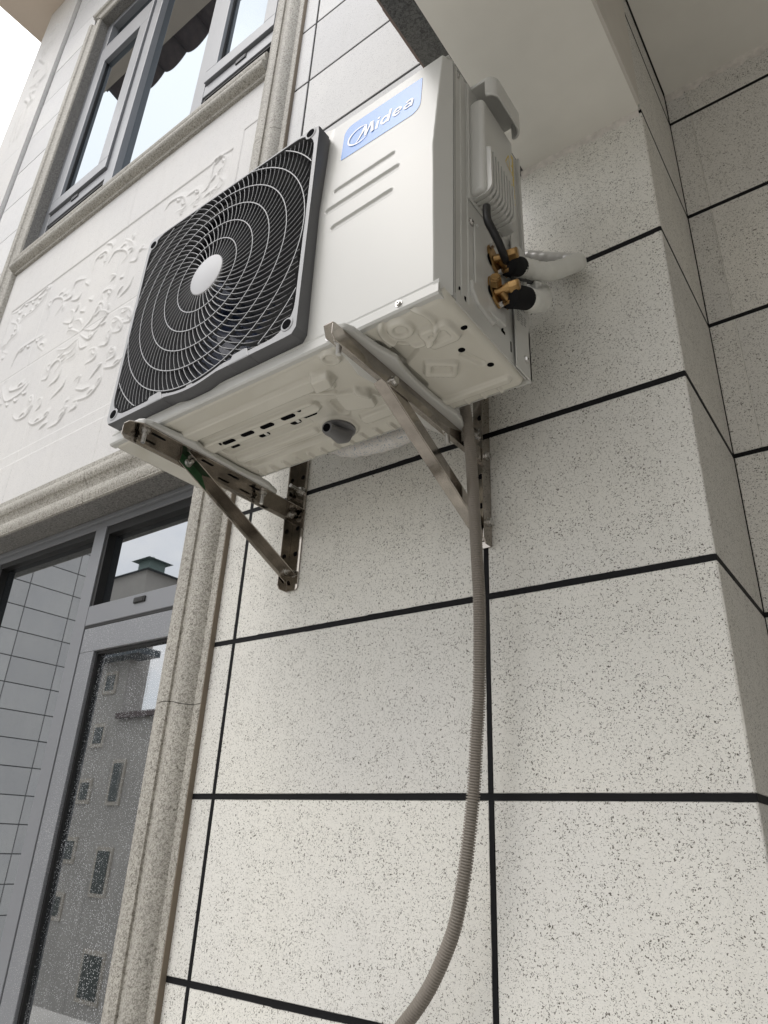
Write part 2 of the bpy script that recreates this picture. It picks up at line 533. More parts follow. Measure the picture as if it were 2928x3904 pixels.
# ------------------------------------------------------------------ facade left: mouldings
def extrude_profile(name, prof, path_fn, n, mat, parent, caps=True):
    """prof list of (u, d): u across, d outwards; path_fn(i, u, d) -> point for station i"""
    m_ = len(prof); vs_ = []; fs = []
    for i in range(n):
        for u, d in prof: vs_.append(path_fn(i, u, d))
    for i in range(n - 1):
        for k in range(m_ - 1): fs.append((i * m_ + k, i * m_ + k + 1, (i + 1) * m_ + k + 1, (i + 1) * m_ + k))
    if caps:
        fs.append(tuple(range(m_))); fs.append(tuple((n - 1) * m_ + k for k in reversed(range(m_))))
    o = link(name, vs_, fs, mat, parent, smooth=True, sharp=38)
    bm = bmesh.new(); bm.from_mesh(o.data); bmesh.ops.recalc_face_normals(bm, faces=bm.faces); bm.to_mesh(o.data); bm.free()
    return o
def arc(cu, cd, r, a0, a1, n=8, ru=None):
    ru = ru or r
    return [(cu + ru * math.cos(R(a0 + (a1 - a0) * i / n)), cd + r * math.sin(R(a0 + (a1 - a0) * i / n))) for i in range(n + 1)]
# u from 0 (opening side) to .14 (wall side)
JPROF = [(0, -.05), (0, .017), (.002, .020), (.006, .020)] + \
        [(.006 + .036 * k / 8, .0195 + .006 * math.sin(math.pi * (.08 + .84 * k / 8))) for k in range(9)] + \
        [(.0425 + .0255 * k / 7, .0155 + .0085 * (k / 7) ** 2) for k in range(8)] + [(.070, .0255)] + \
        [(.0715 + .047 * k / 12, .0155 + .0205 * math.sin(math.pi * (.22 + .78 * k / 12)) ** .8) for k in range(13)] + \
        [(.120, .0135), (.1385, .0135), (.14, .012), (.14, -.01)]
jamb = thing('stone_jamb_moulding', 'tall grey speckled stone moulding between the windows and the tiled wall', 'moulding')
XJ = -.202
zs_ = [-1.45, .18, 1.02, 1.93, 2.60, 3.4, 4.28]
for i in range(len(zs_) - 1):
    z0_, z1_ = zs_[i] + .0008, zs_[i + 1] - .0008
    def pf(k, u, d, z0_=z0_, z1_=z1_):
        w_ = .006 * math.sin(u * 40)
        return (XJ + u, -d, (z0_ if k == 0 else z1_) + w_)
    extrude_profile('stone_length', JPROF, pf, 2, M_MOULD, jamb)
MB().box(-.198, -.070, -.009, .01, -1.45, 4.28).build('joint_backing', M_GROOVE, jamb)
MB().box(-.0621, -.0606, -.0125, .002, -1.45, 4.28).build('mortar_edge', plain('brown mortar edge', (.20, .165, .125), .85), jamb)

lint = thing('door_head_moulding', 'horizontal grey stone moulding over the glazed door', 'moulding')
LPROF = [(u * 143 / 140, d) for u, d in JPROF]
LPROF_OLD = [(0, -.05), (0, .016), (.003, .019), (.022, .019), (.025, .014)] + arc(.048, .014, .014, 180, 0, 8, .021) + [(.072, .012), (.075, .018)] + \
        arc(.102, .014, .022, 172, 8, 12, .026) + [(.131, .012), (.142, .012), (.143, -.01)]
for a, c in ((-2.6, -1.63), (-1.628, -.72), (-.718, XJ + .002)):
    extrude_profile('stone_length', LPROF, lambda k, u, d, a=a, c=c: ((a if k == 0 else c), -d, .795 + u), 2, M_MOULD, lint)
sill = thing('window_sill_moulding', 'projecting grey stone sill under the upper window', 'moulding')
SPROF = [(0, -.02), (0, .012), (.012, .014), (.016, .024)] + arc(.046, .022, .014, 200, 340, 8, .026)[::-1][:0] + \
        [(.022, .036), (.034, .042), (.046, .040), (.056, .032), (.060, .026), (.066, .026), (.072, .030), (.084, .034), (.094, .033), (.098, .028), (.106, .028), (.108, .024), (.108, -.06)]
for a, c in ((-1.90, -1.0), (-.998, XJ - .004)):
    extrude_profile('stone_length', SPROF, lambda k, u, d, a=a, c=c: ((a if k == 0 else c), -d, 2.298 + u), 2, M_MOULD, sill)
# window side and head mouldings
wj = thing('window_side_moulding', 'grey stone moulding down the left side of the upper window', 'moulding')
for a, c in ((2.0, 2.72), (2.72, 3.45), (3.45, 4.13), (4.13, 4.28)):
    extrude_profile('stone_length', JPROF, lambda k, u, d, a=a, c=c: (-1.89 - u, -d, (a + .0008 if k == 0 else c - .0008)), 2, M_MOULD, wj)
MB().box(-2.024, -1.894, -.009, .01, .94, 4.28).build('joint_backing', M_GROOVE, wj)
extrude_profile('stone_length', JPROF, lambda k, u, d: (-1.89 - u, -d, (.94 if k == 0 else 1.999)), 2, M_MOULD, wj)
wh = thing('window_head_moulding', 'grey stone moulding over the top of the upper window', 'moulding')
extrude_profile('stone_length', JPROF, lambda k, u, d: ((-1.89 - u if k == 0 else XJ + u), -d, 4.282 + u), 2, M_MOULD, wh)

# left tile column
lw = thing('left_facade_wall', 'pale tile column left of the upper window, beside the carved pilaster', 'wall')
MB().box(-2.42, -2.0, .002, .2, .5, 5.3).build('joint_backing', M_DARKJ, lw)
for zi in range(2, 18):
    z0_ = .0 + zi * .3035
    if z0_ > 5.29: break
    put_tile(lw, -2.412, -2.02, z0_, min(5.3, z0_ + .3035), 'y', 0, M_LEFT, .005, .006)
# wall above window head, wall under
MB().box(-2.02, -.07, .001, .2, 4.425, 5.3).build('upper_wall', M_LEFT, lw)

# ------------------------------------------------------------------ carved relief
RELIEF = [[(-1.614,1.603),(-1.635,1.568),(-1.584,1.489),(-1.534,1.46),(-1.441,1.462),(-1.402,1.483),(-1.394,1.501)],[(-1.564,1.535),(-1.543,1.511),(-1.458,1.494),(-1.422,1.506)],[(-1.614,1.665),(-1.582,1.725),(-1.506,1.732),(-1.404,1.732)],[(-1.39,1.72),(-1.419,1.71),(-1.413,1.68),(-1.36,1.635)],[(-1.403,1.822),(-1.399,1.907),(-1.321,1.88),(-1.302,1.836),(-1.346,1.806)],[(-1.311,1.858),(-1.242,1.846),(-1.243,1.886)],[(-1.246,1.894),(-1.234,1.922),(-1.164,1.902)],[(-1.118,1.924),(-1.114,1.973),(-1.057,1.982),(-1.031,1.95),(-1.045,1.906)],[(-1.066,2.028),(-1.02,2.001),(-1.012,1.979)],[(-1.008,1.902),(-0.976,1.935),(-0.91,1.906),(-0.875,1.862),(-0.911,1.846)],[(-0.868,1.864),(-0.846,1.878),(-0.859,1.918),(-0.925,1.974)],[(-0.845,1.813),(-0.801,1.799),(-0.795,1.844),(-0.75,1.823)],[(-0.973,1.705),(-0.984,1.738),(-0.949,1.735),(-0.921,1.716),(-0.948,1.693)],[(-1.071,1.607),(-1.017,1.633),(-0.987,1.686),(-0.959,1.667),(-0.948,1.616)],[(-1.062,1.603),(-0.977,1.564),(-0.924,1.59),(-0.913,1.614),(-0.973,1.648),(-1.028,1.644)],[(-1.102,1.611),(-1.162,1.648),(-1.194,1.652)],[(-1.084,1.639),(-1.112,1.673),(-1.164,1.692)],[(-1.087,1.573),(-1.154,1.556),(-1.234,1.586)],[(-1.082,1.561),(-1.11,1.522),(-1.19,1.536)],[(-1.079,1.555),(-1.079,1.499),(-1.137,1.499)],[(-1.075,1.563),(-1.047,1.51),(-1.001,1.5)],[(-1.076,1.584),(-0.998,1.529),(-0.954,1.558)],[(-0.912,1.461),(-0.861,1.448),(-0.852,1.497),(-0.87,1.529)],[(-0.842,1.488),(-0.793,1.475),(-0.791,1.507),(-0.839,1.554),(-0.868,1.563)],[(-0.791,1.507),(-0.743,1.494),(-0.743,1.532),(-0.78,1.57),(-0.832,1.59)],[(-0.974,1.411),(-0.92,1.413),(-0.931,1.46),(-0.978,1.476)],[(-0.832,1.366),(-0.788,1.366),(-0.8,1.403),(-0.826,1.405),(-0.836,1.377)],[(-0.841,1.338),(-0.771,1.318),(-0.73,1.342)],[(-0.914,1.327),(-0.888,1.344),(-0.864,1.366),(-0.892,1.373)],[(-0.988,1.259),(-0.89,1.245),(-0.84,1.284),(-0.846,1.336)],[(-0.996,1.312),(-0.946,1.289),(-0.906,1.287)],[(-1.289,1.465),(-1.247,1.458),(-1.237,1.505),(-1.198,1.519),(-1.172,1.493),(-1.205,1.467)],[(-1.21,1.409),(-1.156,1.422),(-1.151,1.48)],[(-1.163,1.338),(-1.101,1.362),(-1.091,1.406)],[(-1.446,1.357),(-1.397,1.325),(-1.331,1.321),(-1.309,1.358),(-1.326,1.408),(-1.359,1.411)],[(-1.295,1.28),(-1.244,1.253),(-1.17,1.256),(-1.156,1.288)],[(-1.261,1.321),(-1.235,1.331),(-1.244,1.368),(-1.276,1.37)],[(-1.122,1.198),(-1.059,1.199),(-1.026,1.25),(-1.07,1.257)],[(-1.189,1.216),(-1.143,1.228)],[(-1.79,2.025),(-1.727,2.013),(-1.676,2.026),(-1.575,2.007),(-1.496,2.028),(-1.481,1.996),(-1.51,1.962),(-1.569,1.937),(-1.625,1.939),(-1.682,1.923),(-1.735,1.955)],[(-1.769,1.964),(-1.698,1.919),(-1.67,1.864),(-1.719,1.85),(-1.744,1.825),(-1.76,1.802),(-1.703,1.766)],[(-1.234,1.825),(-1.178,1.803),(-1.159,1.832)],[(-1.153,1.874),(-1.119,1.845)],[(-0.854,1.656),(-0.807,1.673),(-0.791,1.726)],[(-0.874,1.676),(-0.85,1.705)],[(-0.993,1.339),(-0.99,1.366),(-1.03,1.363)],[(-1.001,1.223),(-0.962,1.227),(-0.967,1.256)],[(-1.245,1.719),(-1.178,1.688),(-1.174,1.735),(-1.211,1.769)],[(-0.95,1.778),(-0.927,1.793),(-0.964,1.818)],[(-0.887,1.756),(-0.865,1.749)],[(-1.13,1.719),(-1.093,1.701)],[(-1.085,1.756),(-1.055,1.736)],[(-0.682,1.978),(-0.654,1.995),(-0.584,1.972),(-0.555,1.908),(-0.608,1.92)],[(-0.58,1.958),(-0.504,1.954),(-0.481,1.905),(-0.529,1.903)],[(-0.484,1.918),(-0.44,1.933),(-0.426,2.037),(-0.37,2.019),(-0.382,1.938),(-0.361,1.891),(-0.433,1.852)],[(-0.453,1.887),(-0.406,1.889),(-0.374,1.9)]]
PILREL = [[(-2.703,5.001),(-2.616,4.928),(-2.557,4.822)],[(-2.775,4.97),(-2.686,4.897),(-2.669,4.956)],[(-2.617,4.77),(-2.61,4.692)],[(-2.673,4.786),(-2.654,4.697)],[(-2.705,4.78),(-2.679,4.661)],[(-2.75,4.785),(-2.69,4.624)],[(-2.762,4.688),(-2.609,4.504)],[(-2.544,4.435),(-2.503,4.298),(-2.612,4.304),(-2.746,4.384)],[(-2.68,4.509),(-2.723,4.513),(-2.734,4.476)],[(-2.59,4.285),(-2.592,4.232)],[(-2.592,4.232),(-2.612,4.215),(-2.688,4.29)],[(-2.662,4.235),(-2.575,4.109),(-2.633,4.146)],[(-2.732,4.238),(-2.616,4.11),(-2.643,4.111)],[(-2.594,4.05),(-2.576,3.89),(-2.604,3.76)],[(-2.662,4.094),(-2.654,3.941),(-2.639,3.775)],[(-2.704,4.096),(-2.7,3.924),(-2.684,3.759)]]
def cr2(pts, per=8):
    v_ = smooth_path([(p[0], 0, p[1]) for p in pts], per)
    return np.array([(q.x, q.z) for q in v_])
def relief_grid(x0, x1, z0, z1, step, strokes, width, height, grooves, extra=None):
    nx = int((x1 - x0) / step) + 1; nz = int((z1 - z0) / step) + 1
    X, Z = np.meshgrid(np.linspace(x0, x1, nx), np.linspace(z0, z1, nz))
    H = np.zeros_like(X)
    for s_ in strokes:
        P = cr2(s_)
        L = len(P)
        D = np.full_like(X, 9.); T = np.zeros_like(X); S = np.zeros_like(X)
        bx0, bx1 = P[:, 0].min() - .05, P[:, 0].max() + .05
        bz0, bz1 = P[:, 1].min() - .05, P[:, 1].max() + .05
        i0, i1 = np.searchsorted(X[0], [bx0, bx1]); k0, k1 = np.searchsorted(Z[:, 0], [bz0, bz1])
        if i1 <= i0 or k1 <= k0: continue
        xs, zs2 = X[k0:k1, i0:i1], Z[k0:k1, i0:i1]
        d_ = np.full_like(xs, 9.); t_ = np.zeros_like(xs); sg = np.zeros_like(xs)
        for j in range(L - 1):
            a_, b_ = P[j], P[j + 1]
            ab = b_ - a_; l2 = max(1e-12, ab @ ab)
            u = np.clip(((xs - a_[0]) * ab[0] + (zs2 - a_[1]) * ab[1]) / l2, 0, 1)
            dx = xs - a_[0] - u * ab[0]; dz = zs2 - a_[1] - u * ab[1]
            dd = np.hypot(dx, dz); mk = dd < d_
            d_[mk] = dd[mk]; t_[mk] = ((j + u) / (L - 1))[mk]
            sg[mk] = np.sign(dx * ab[1] - dz * ab[0])[mk]
        tp = np.sin(np.pi * np.clip(t_ * .9 + .08, 0, 1)) ** .6
        w_ = width * (.5 + .6 * tp)
        # crisp undercut edge on one side, surface swelling slowly down on the other, thin rolled rim
        wd = np.where(sg > 0, w_ * .22, w_ * 2.2)
        q = np.clip(1 - d_ / wd, 0, 1)
        rim_ = np.clip(1 - d_ / (w_ * .42), 0, 1)
        h_ = height * tp * (.62 * q * q * (3 - 2 * q) + .5 * np.sqrt(rim_ * (2 - rim_)))
        H[k0:k1, i0:i1] = np.maximum(H[k0:k1, i0:i1], h_)
    for g in grooves:
        (ax, az, bx, bz, w_, dp) = g
        ab = np.array([bx - ax, bz - az]); l2 = ab @ ab
        u = np.clip(((X - ax) * ab[0] + (Z - az) * ab[1]) / l2, 0, 1)
        dd = np.hypot(X - ax - u * ab[0], Z - az - u * ab[1])
        H = H - dp * np.clip(1 - dd / w_, 0, 1)
    if extra: H = extra(X, Z, H)
    return X, Z, H
def grid_obj(name, X, Z, Y, mat, parent):
    nz, nx = X.shape
    V = np.stack([X.ravel(), Y.ravel(), Z.ravel()], 1)
    idx = np.arange(nx * nz).reshape(nz, nx)
    F = np.stack([idx[:-1, :-1], idx[:-1, 1:], idx[1:, 1:], idx[1:, :-1]], -1).reshape(-1, 4)
    me = bpy.data.meshes.new(name)
    me.vertices.add(len(V)); me.vertices.foreach_set('co', V.astype(np.float32).ravel())
    me.loops.add(F.size); me.loops.foreach_set('vertex_index', F.astype(np.int32).ravel())
    me.polygons.add(len(F)); me.polygons.foreach_set('loop_start', np.arange(0, F.size, 4, dtype=np.int32)); me.polygons.foreach_set('loop_total', np.full(len(F), 4, dtype=np.int32))
    me.polygons.foreach_set('use_smooth', np.ones(len(F), dtype=bool))
    me.update(calc_edges=True); me.validate()
    me.materials.append(mat)
    o = bpy.data.objects.new(name, me); C.objects.link(o)
    if parent: o.parent = parent
    return o

def with_leaves(strokes, seed=2):
    # every long scroll carries a row of small curled leaf lobes, a vein runs beside it
    r_ = random.Random(seed); out = list(strokes)
    for st_ in strokes:
        P = cr2(st_, 6); seg = np.hypot(*np.diff(P, axis=0).T); L_ = seg.sum()
        if L_ < .12: continue
        cum = np.concatenate([[0], np.cumsum(seg)]); n_ = int(L_ / .055); sd0 = r_.choice((-1, 1))
        for k in range(1, n_):
            q_ = L_ * k / n_; i_ = min(int(np.searchsorted(cum, q_)), len(P) - 1)
            p_ = P[i_]; t_ = P[i_] - P[i_ - 1]; t_ = t_ / (np.hypot(*t_) + 1e-9)
            nn_ = np.array([-t_[1], t_[0]]) * sd0
            l_ = .030 * r_.uniform(.8, 1.2)
            out.append([tuple(p_), tuple(p_ + nn_ * l_ * .55 + t_ * l_ * .25), tuple(p_ + nn_ * l_ * .8 + t_ * l_ * .85), tuple(p_ + nn_ * l_ * .45 + t_ * l_ * 1.1)])
    return out
RELIEF_ALL = with_leaves(RELIEF)
panel = thing('carved_stone_panel', 'pale stone facade panel carved with leafy scrolls between door and upper window', 'carved panel')
def px(X, Z, H):
    # border frame: raised outside the line rectangle, sunk field inside
    ins = ((X > -1.80) & (X < -.333) & (Z > 1.160) & (Z < 2.040))
    e = np.minimum(np.minimum(X + 1.80, -.333 - X), np.minimum(Z - 1.160, 2.040 - Z))
    field = -.004 * np.clip(e / .004, 0, 1)
    low = np.where(Z < 1.114, .0035, 0) * np.clip((1.114 - Z) / .004, 0, 1)
    return H + field + low
gr = [(-.287, 2.095, -.205, 2.095, .004, .005), (-.287, 2.095, -.290, 1.6, .004, .005)]
for a in (-1.47, -.93): gr += [(a, 2.30, a, 1.60, .0035, .003)]
for a in (-1.30, -.75): gr += [(a, 1.60, a, .94, .0035, .003)]
gr += [(-2.0, 1.60, -.2, 1.60, .0035, .003), (-1.5, .94, -1.5, 1.114, .003, .003), (-.66, .94, -.66, 1.114, .003, .003)]
X, Z, H = relief_grid(-1.898, -.196, .935, 2.305, .0028, RELIEF_ALL, .0115, .0046, gr, px)
grid_obj('carved_face', X, Z, -H - .001, M_PANEL, panel)
MB().box(-1.9, -.19, .004, .2, .80, 2.41).build('panel_core', M_PANEL, panel)

pil = thing('carved_pilaster', 'narrow carved stone pilaster at the left end of the facade under the eave', 'pilaster')
gp = [(-2.84, 3.6, -2.84, 5.1, .005, .005), (-2.46, 3.6, -2.46, 5.1, .005, .005), (-2.84, 3.6, -2.46, 3.6, .005, .005), (-2.88, 3.55, -2.42, 3.55, .004, .004), (-2.88, 4.42, -2.42, 4.42, .004, .003)]
X, Z, H = relief_grid(-2.87, -2.425, .9, 5.299, .0085, PILREL, .016, .010, gp)
grid_obj('carved_face', X, Z, -H - .02, M_PANEL, pil)
MB().box(-2.87, -2.425, -.0185, .3, -1.45, 5.299).build('pilaster_core', M_LEFT, pil)

# eave overhang with curved roof tiles
eave = thing('roof_eave', 'beige plastered roof overhang with a scalloped brown tile edge above the upper window', 'eave')
MB().box(-3.13, .62, -.46, .6, 5.302, 5.40).build('eave_soffit', M_EAVE, eave)
MB().box(-3.135, .625, -.50, .6, 5.40, 5.46).build('fascia', plain('dark fascia board', (.06, .045, .05), .6), eave)
nt_ = 14
proto_me = None
for i in range(nt_):
    x_ = -2.98 + i * .265
    if proto_me is None:
        bm_ = MB()
        pts = []
        for k in range(9):
            t = math.pi * k / 8
            pts.append((-.1325 + .265 * k / 8, .0 - .07 * math.sin(t) ** .8))
        vs_ = []
        for y_ in (0, .9):
            for (u, w_) in pts: vs_.append((u, y_, w_ + y_ * .25))
            for (u, w_) in pts: vs_.append((u, y_, w_ + .03 + y_ * .25))
        n_ = 9
        fs = []
        for k in range(n_ - 1):
            fs += [(k, k + 1, k + 1 + 2 * n_, k + 2 * n_), (k + n_, k + 3 * n_, k + 1 + 3 * n_, k + 1 + n_), (k, k + n_, k + n_ + 1, k + 1)]
        bm_.add(vs_, fs)
        o = bm_.build('roof_tile', M_ROOF, eave, smooth=True, sharp=40); proto_me = o.data
    else:
        o = bpy.data.objects.new('roof_tile', proto_me); C.objects.link(o); o.parent = eave
    o.location = (x_, -.62, 5.37)

# ------------------------------------------------------------------ upper window
def frame_rect(mb, x0, x1, z0, z1, w, y0, y1):
    mb.box(x0, x1, y0, y1, z0, z0 + w); mb.box(x0, x1, y0, y1, z1 - w, z1)
    mb.box(x0, x0 + w, y0, y1, z0 + w, z1 - w); mb.box(x1 - w, x1, y0, y1, z0 + w, z1 - w)
def glazing(parent, x0, x1, z0, z1, y, mat=M_GLASS):
    g = MB().box(x0, x1, y, y + .006, z0, z1).build('pane', mat, parent); return g
win = thing('upper_window', 'tall grey framed window above the carved panel mirroring the white sky', 'window')
WY = .035
f = MB()
f.box(-1.889, -1.83, WY, WY + .07, 2.40, 4.275)
f.box(-.262, -.195, WY, WY + .07, 2.40, 4.275)
f.box(-1.34, -1.27, WY - .001, WY + .07, 2.40, 4.275)
f.box(-.735, -.666, WY - .001, WY + .07, 2.40, 4.275)
f.box(-1.83, -1.34, WY + .0005, WY + .07, 2.617, 2.678)
f.box(-.666, -.262, WY + .0005, WY + .07, 2.613, 2.678)
f.box(-1.83, -1.34, WY + .0005, WY + .07, 3.985, 4.035)
f.box(-.666, -.262, WY + .0005, WY + .07, 3.985, 4.035)
f.box(-1.83, -.262, WY + .001, WY + .07, 4.235, 4.2745)
f.box(-1.83, -.262, WY + .001, WY + .07, 2.40, 2.43)
f.build('window_frame', M_ALU, win, bev=.002)
for (x0, x1, gx0, gx1) in ((-1.826, -1.345, -1.752, -1.425), (-.6615, -.266, -.598, -.33)):
    s_ = MB()
    y0_, y1_ = WY - .012, WY + .04
    s_.box(x0, x1, y0_, y1_, 2.686, 2.757); s_.box(x0, x1, y0_, y1_, 3.815, 3.978)
    s_.box(x0, gx0, y0_, y1_, 2.757, 3.815); s_.box(gx1, x1, y0_, y1_, 2.757, 3.815)
    sash = s_.build('sash', M_ALU, win, bev=.002)
    glazing(sash, gx0 - .004, gx1 + .004, 2.753, 3.82, WY + .012, M_GLASSU)
    g_ = MB(); g_.box(gx0, gx1, WY + .004, WY + .011, 2.757, 2.760); g_.box(gx0, gx0 + .004, WY + .004, WY + .011, 2.757, 3.815); g_.box(gx1 - .004, gx1, WY + .004, WY + .011, 2.757, 3.815)
    g_.build('gasket', M_GASKET, sash)
MB().box(-1.83, -1.34, WY + .004, WY + .02, 2.678, 2.6865).build('gasket', M_GASKET, win)
MB().box(-.666, -.262, WY + .004, WY + .02, 2.678, 2.6865).build('gasket', M_GASKET, win)
glazing(win, -1.27, -.735, 2.43, 4.235, WY + .030, M_GLASSU)
for (x0, x1) in ((-1.83, -1.34), (-.666, -.262)):
    glazing(win, x0, x1, 2.43, 2.617, WY + .036, M_GLASSU)
    glazing(win, x0, x1, 4.035, 4.235, WY + .036, M_GLASSU)
    g_ = MB(); g_.box(x0, x1, WY + .006, WY + .035, 2.600, 2.6168); g_.box(x0, x0 + .012, WY + .006, WY + .035, 2.43, 2.600)
    g_.build('gasket', M_GASKET, win)
for cx_, cz_ in ((-1.60, 2.668), (-.45, 2.664)):
    MB().box(cx_ - .03, cx_ + .03, WY - .0035, WY + .001, cz_ - .014, cz_ + .010).build('drain_cap', M_GASKET, win, bev=.004)
    k_ = MB()
    for q in range(2): k_.box(cx_ - .024, cx_ + .024, WY - .0045, WY - .003, cz_ - .009 + q * .009, cz_ - .005 + q * .009)
    k_.build('drain_cap_rib', M_ALU, win)
MB().box(-1.89, -.19, WY + .12, WY + .13, 2.3, 4.4).build('dark_room', M_DARK, win)
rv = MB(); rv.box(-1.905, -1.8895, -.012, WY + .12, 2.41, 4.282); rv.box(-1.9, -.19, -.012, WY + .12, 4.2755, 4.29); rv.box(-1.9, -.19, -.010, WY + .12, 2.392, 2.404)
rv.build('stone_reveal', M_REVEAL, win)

# ------------------------------------------------------------------ door
door = thing('glazed_door', 'grey aluminium glazed door and side light below the stone moulding', 'door')
DY = .08
f = MB()
f.box(-3.2, -.18, DY, DY + .08, .762, .7945)
f.box(-3.2, -.18, DY - .012, DY + .001, .780, .7943)
f.box(-.788, -.732, DY - .001, DY + .08, -1.45, .762)
f.box(-.732, -.18, DY, DY + .08, .452, .510)
f.box(-.30, -.18, DY - .0005, DY + .08, -1.45, .762)
f.box(-1.42, -1.372, DY - .001, DY + .08, -1.45, .762)
f.box(-3.2, -1.42, DY, DY + .08, -1.45, -1.38)
f.build('door_frame', M_ALU, door, bev=.002)
k_ = MB()
k_.box(-.732, -.718, DY + .004, DY + .03, .510, .762); k_.box(-.718, -.30, DY + .004, DY + .03, .735, .762)
k_.box(-1.372, -.788, DY + .004, DY + .03, .7615 - .018, .762); k_.box(-1.372, -1.358, DY + .004, DY + .03, -1.4, .744)
k_.box(-.7315, -.3005, DY + .002, DY + .03, .444, .452)
k_.build('gasket', M_GASKET, door)
glazing(door, -.718, -.30, .510, .735, DY + .028)
glazing(door, -1.358, -.788, -1.40, .7435, DY + .028)
glazing(door, -3.2, -1.42, -1.38, .762, DY + .028)
leaf = MB()
leaf.box(-.7305, -.31, DY + .002, DY + .05, .374, .4435)
leaf.box(-.7305, -.662, DY + .002, DY + .05, -1.40, .374)
lf = leaf.build('door_leaf', M_ALUD, door, bev=.002)
glazing(lf, -.655, -.30, -1.40, .367, DY + .022, M_GLASSD)
g_ = MB(); g_.box(-.662, -.655, DY + .012, DY + .04, -1.4, .374); g_.box(-.655, -.31, DY + .012, DY + .04, .367, .374)
g_.build('gasket', M_GASKET, lf)
MB().box(-.513, -.463, DY - .005, DY + .001, .483, .500).build('vent_cap', M_GASKET, door, bev=.003)
k_ = MB()
for q in range(7): k_.box(-.505 + q * .0052, -.502 + q * .0052, DY - .0062, DY - .004, .486, .497)
k_.build('vent_rib', plain('dark grey vent rib', (.05, .05, .05), .5), door)
MB().box(-3.2, -.18, DY + .5, DY + .51, -1.45, .8).build('dark_room', M_DARK, door)
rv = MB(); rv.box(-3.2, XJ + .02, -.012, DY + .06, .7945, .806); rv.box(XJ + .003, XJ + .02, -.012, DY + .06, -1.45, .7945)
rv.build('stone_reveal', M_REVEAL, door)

# ================================================================== AIR CONDITIONER
# unit modelled on its own drawing coordinates, brought to real size (723 x 499 x 240 mm)
K = .8836; TX, TY, TZ = .1308, -.1126, -.00755
def A(x, y, z): return (K * x + TX, K * y + TY, K * z + TZ)
class MA(MB):
    def build(s, name, mat, parent=None, **kw):
        s.v = [A(*q) for q in s.v]
        return MB.build(s, name, mat, parent, **kw)
XA, XB, YF, YR, ZBT, ZT = -.122, .696, -.296, -.0246, .658, 1.2225
ac = thing('air_conditioner', 'white outdoor air conditioner unit with a blue name label and grey spiral fan grille', 'air conditioner')
def sstep(a, b_, x): 
    t = np.clip((x - a) / (b_ - a), 0, 1); return t * t * (3 - 2 * t)
def rrect(X, Y, cx_, cy_, hx, hy, r):
    qx = np.abs(X - cx_) - hx + r; qy = np.abs(Y - cy_) - hy + r
    return np.hypot(np.maximum(qx, 0), np.maximum(qy, 0)) + np.minimum(np.maximum(qx, qy), 0) - r
def rot_rect(X, Y, cx_, cy_, hx, hy, r, ang):
    c_, s_ = math.cos(R(ang)), math.sin(R(ang))
    U = (X - cx_) * c_ + (Y - cy_) * s_; V_ = -(X - cx_) * s_ + (Y - cy_) * c_
    return rrect(U, V_, 0, 0, hx, hy, r)

def agrid(name, U, V_, W, order, mat, parent, drop=None):
    """order maps (U,V,W) arrays to x,y,z in unit coordinates"""
    d_ = dict(zip(order, (U, V_, W)))
    X_, Y_, Z_ = d_['x'] * K + TX, d_['y'] * K + TY, d_['z'] * K + TZ
    nz, nx = X_.shape
    Vv = np.stack([X_.ravel(), Y_.ravel(), Z_.ravel()], 1)
    idx = np.arange(nx * nz).reshape(nz, nx)
    F = np.stack([idx[:-1, :-1], idx[:-1, 1:], idx[1:, 1:], idx[1:, :-1]], -1).reshape(-1, 4)
    if drop is not None:
        dc = drop[:-1, :-1].ravel() & drop[1:, 1:].ravel()
        F = F[~dc]
    me = bpy.data.meshes.new(name)
    me.from_pydata(Vv.tolist(), [], F.tolist())
    me.polygons.foreach_set('use_smooth', np.ones(len(me.polygons), dtype=bool))
    me.materials.append(mat)
    o = bpy.data.objects.new(name, me); C.objects.link(o); o.parent = parent
    return o

# ---- front panel: right hand faceted cover, wraps on to the side
GX, GZ = .158, .951
def bulge(z):
    return np.where(z > .985, .006 - .013 * (z - .985) / .235, .006 - .004 * (.985 - z) / .30)
def front_y(X, Z):
    b_ = bulge(Z)
    b_ = b_ * sstep(.405, .435, X)
    # chamfer planes right side, top rounding
    right = (.7005 - X) * 1.55 - .030 + .0005
    top = (ZT - Z) * 1.2 - .004
    e = np.minimum(b_, right)
    e = -np.log(np.exp(-e * 900) + np.exp(-top * 900) + np.exp(-(bulge(Z) + .0005) * 900)) / 900 if False else np.minimum(e, top)
    # three stadium grooves
    for (x0, x1, z0, z1) in ((.461, .595, 1.0155, 1.0225), (.446, .607, .972, .980), (.463, .595, .922, .930)):
        cxm = (x0 + x1) / 2; czm = (z0 + z1) / 2; ang = math.degrees(math.atan2(z1 - z0, x1 - x0))
        s_ = rot_rect(X, Z, cxm, czm, (x1 - x0) / 2 + .003, .0065, .0065, ang)
        e = e - .0034 * (1 - sstep(-.0035, .0005, s_))
        e = e + .0006 * np.exp(-(s_ / .0015) ** 2)
    return YF - e
xs = np.unique(np.concatenate([np.linspace(.40, .63, 116), np.linspace(.63, .6975, 50)]))
zz = np.unique(np.concatenate([np.linspace(.672, .91, 60), np.linspace(.91, 1.035, 84), np.linspace(1.035, ZT, 70)]))
X, Z = np.meshgrid(xs, zz)
fp = agrid('front_panel', X, front_y(X, Z), Z, 'xyz', M_PAINT, ac)
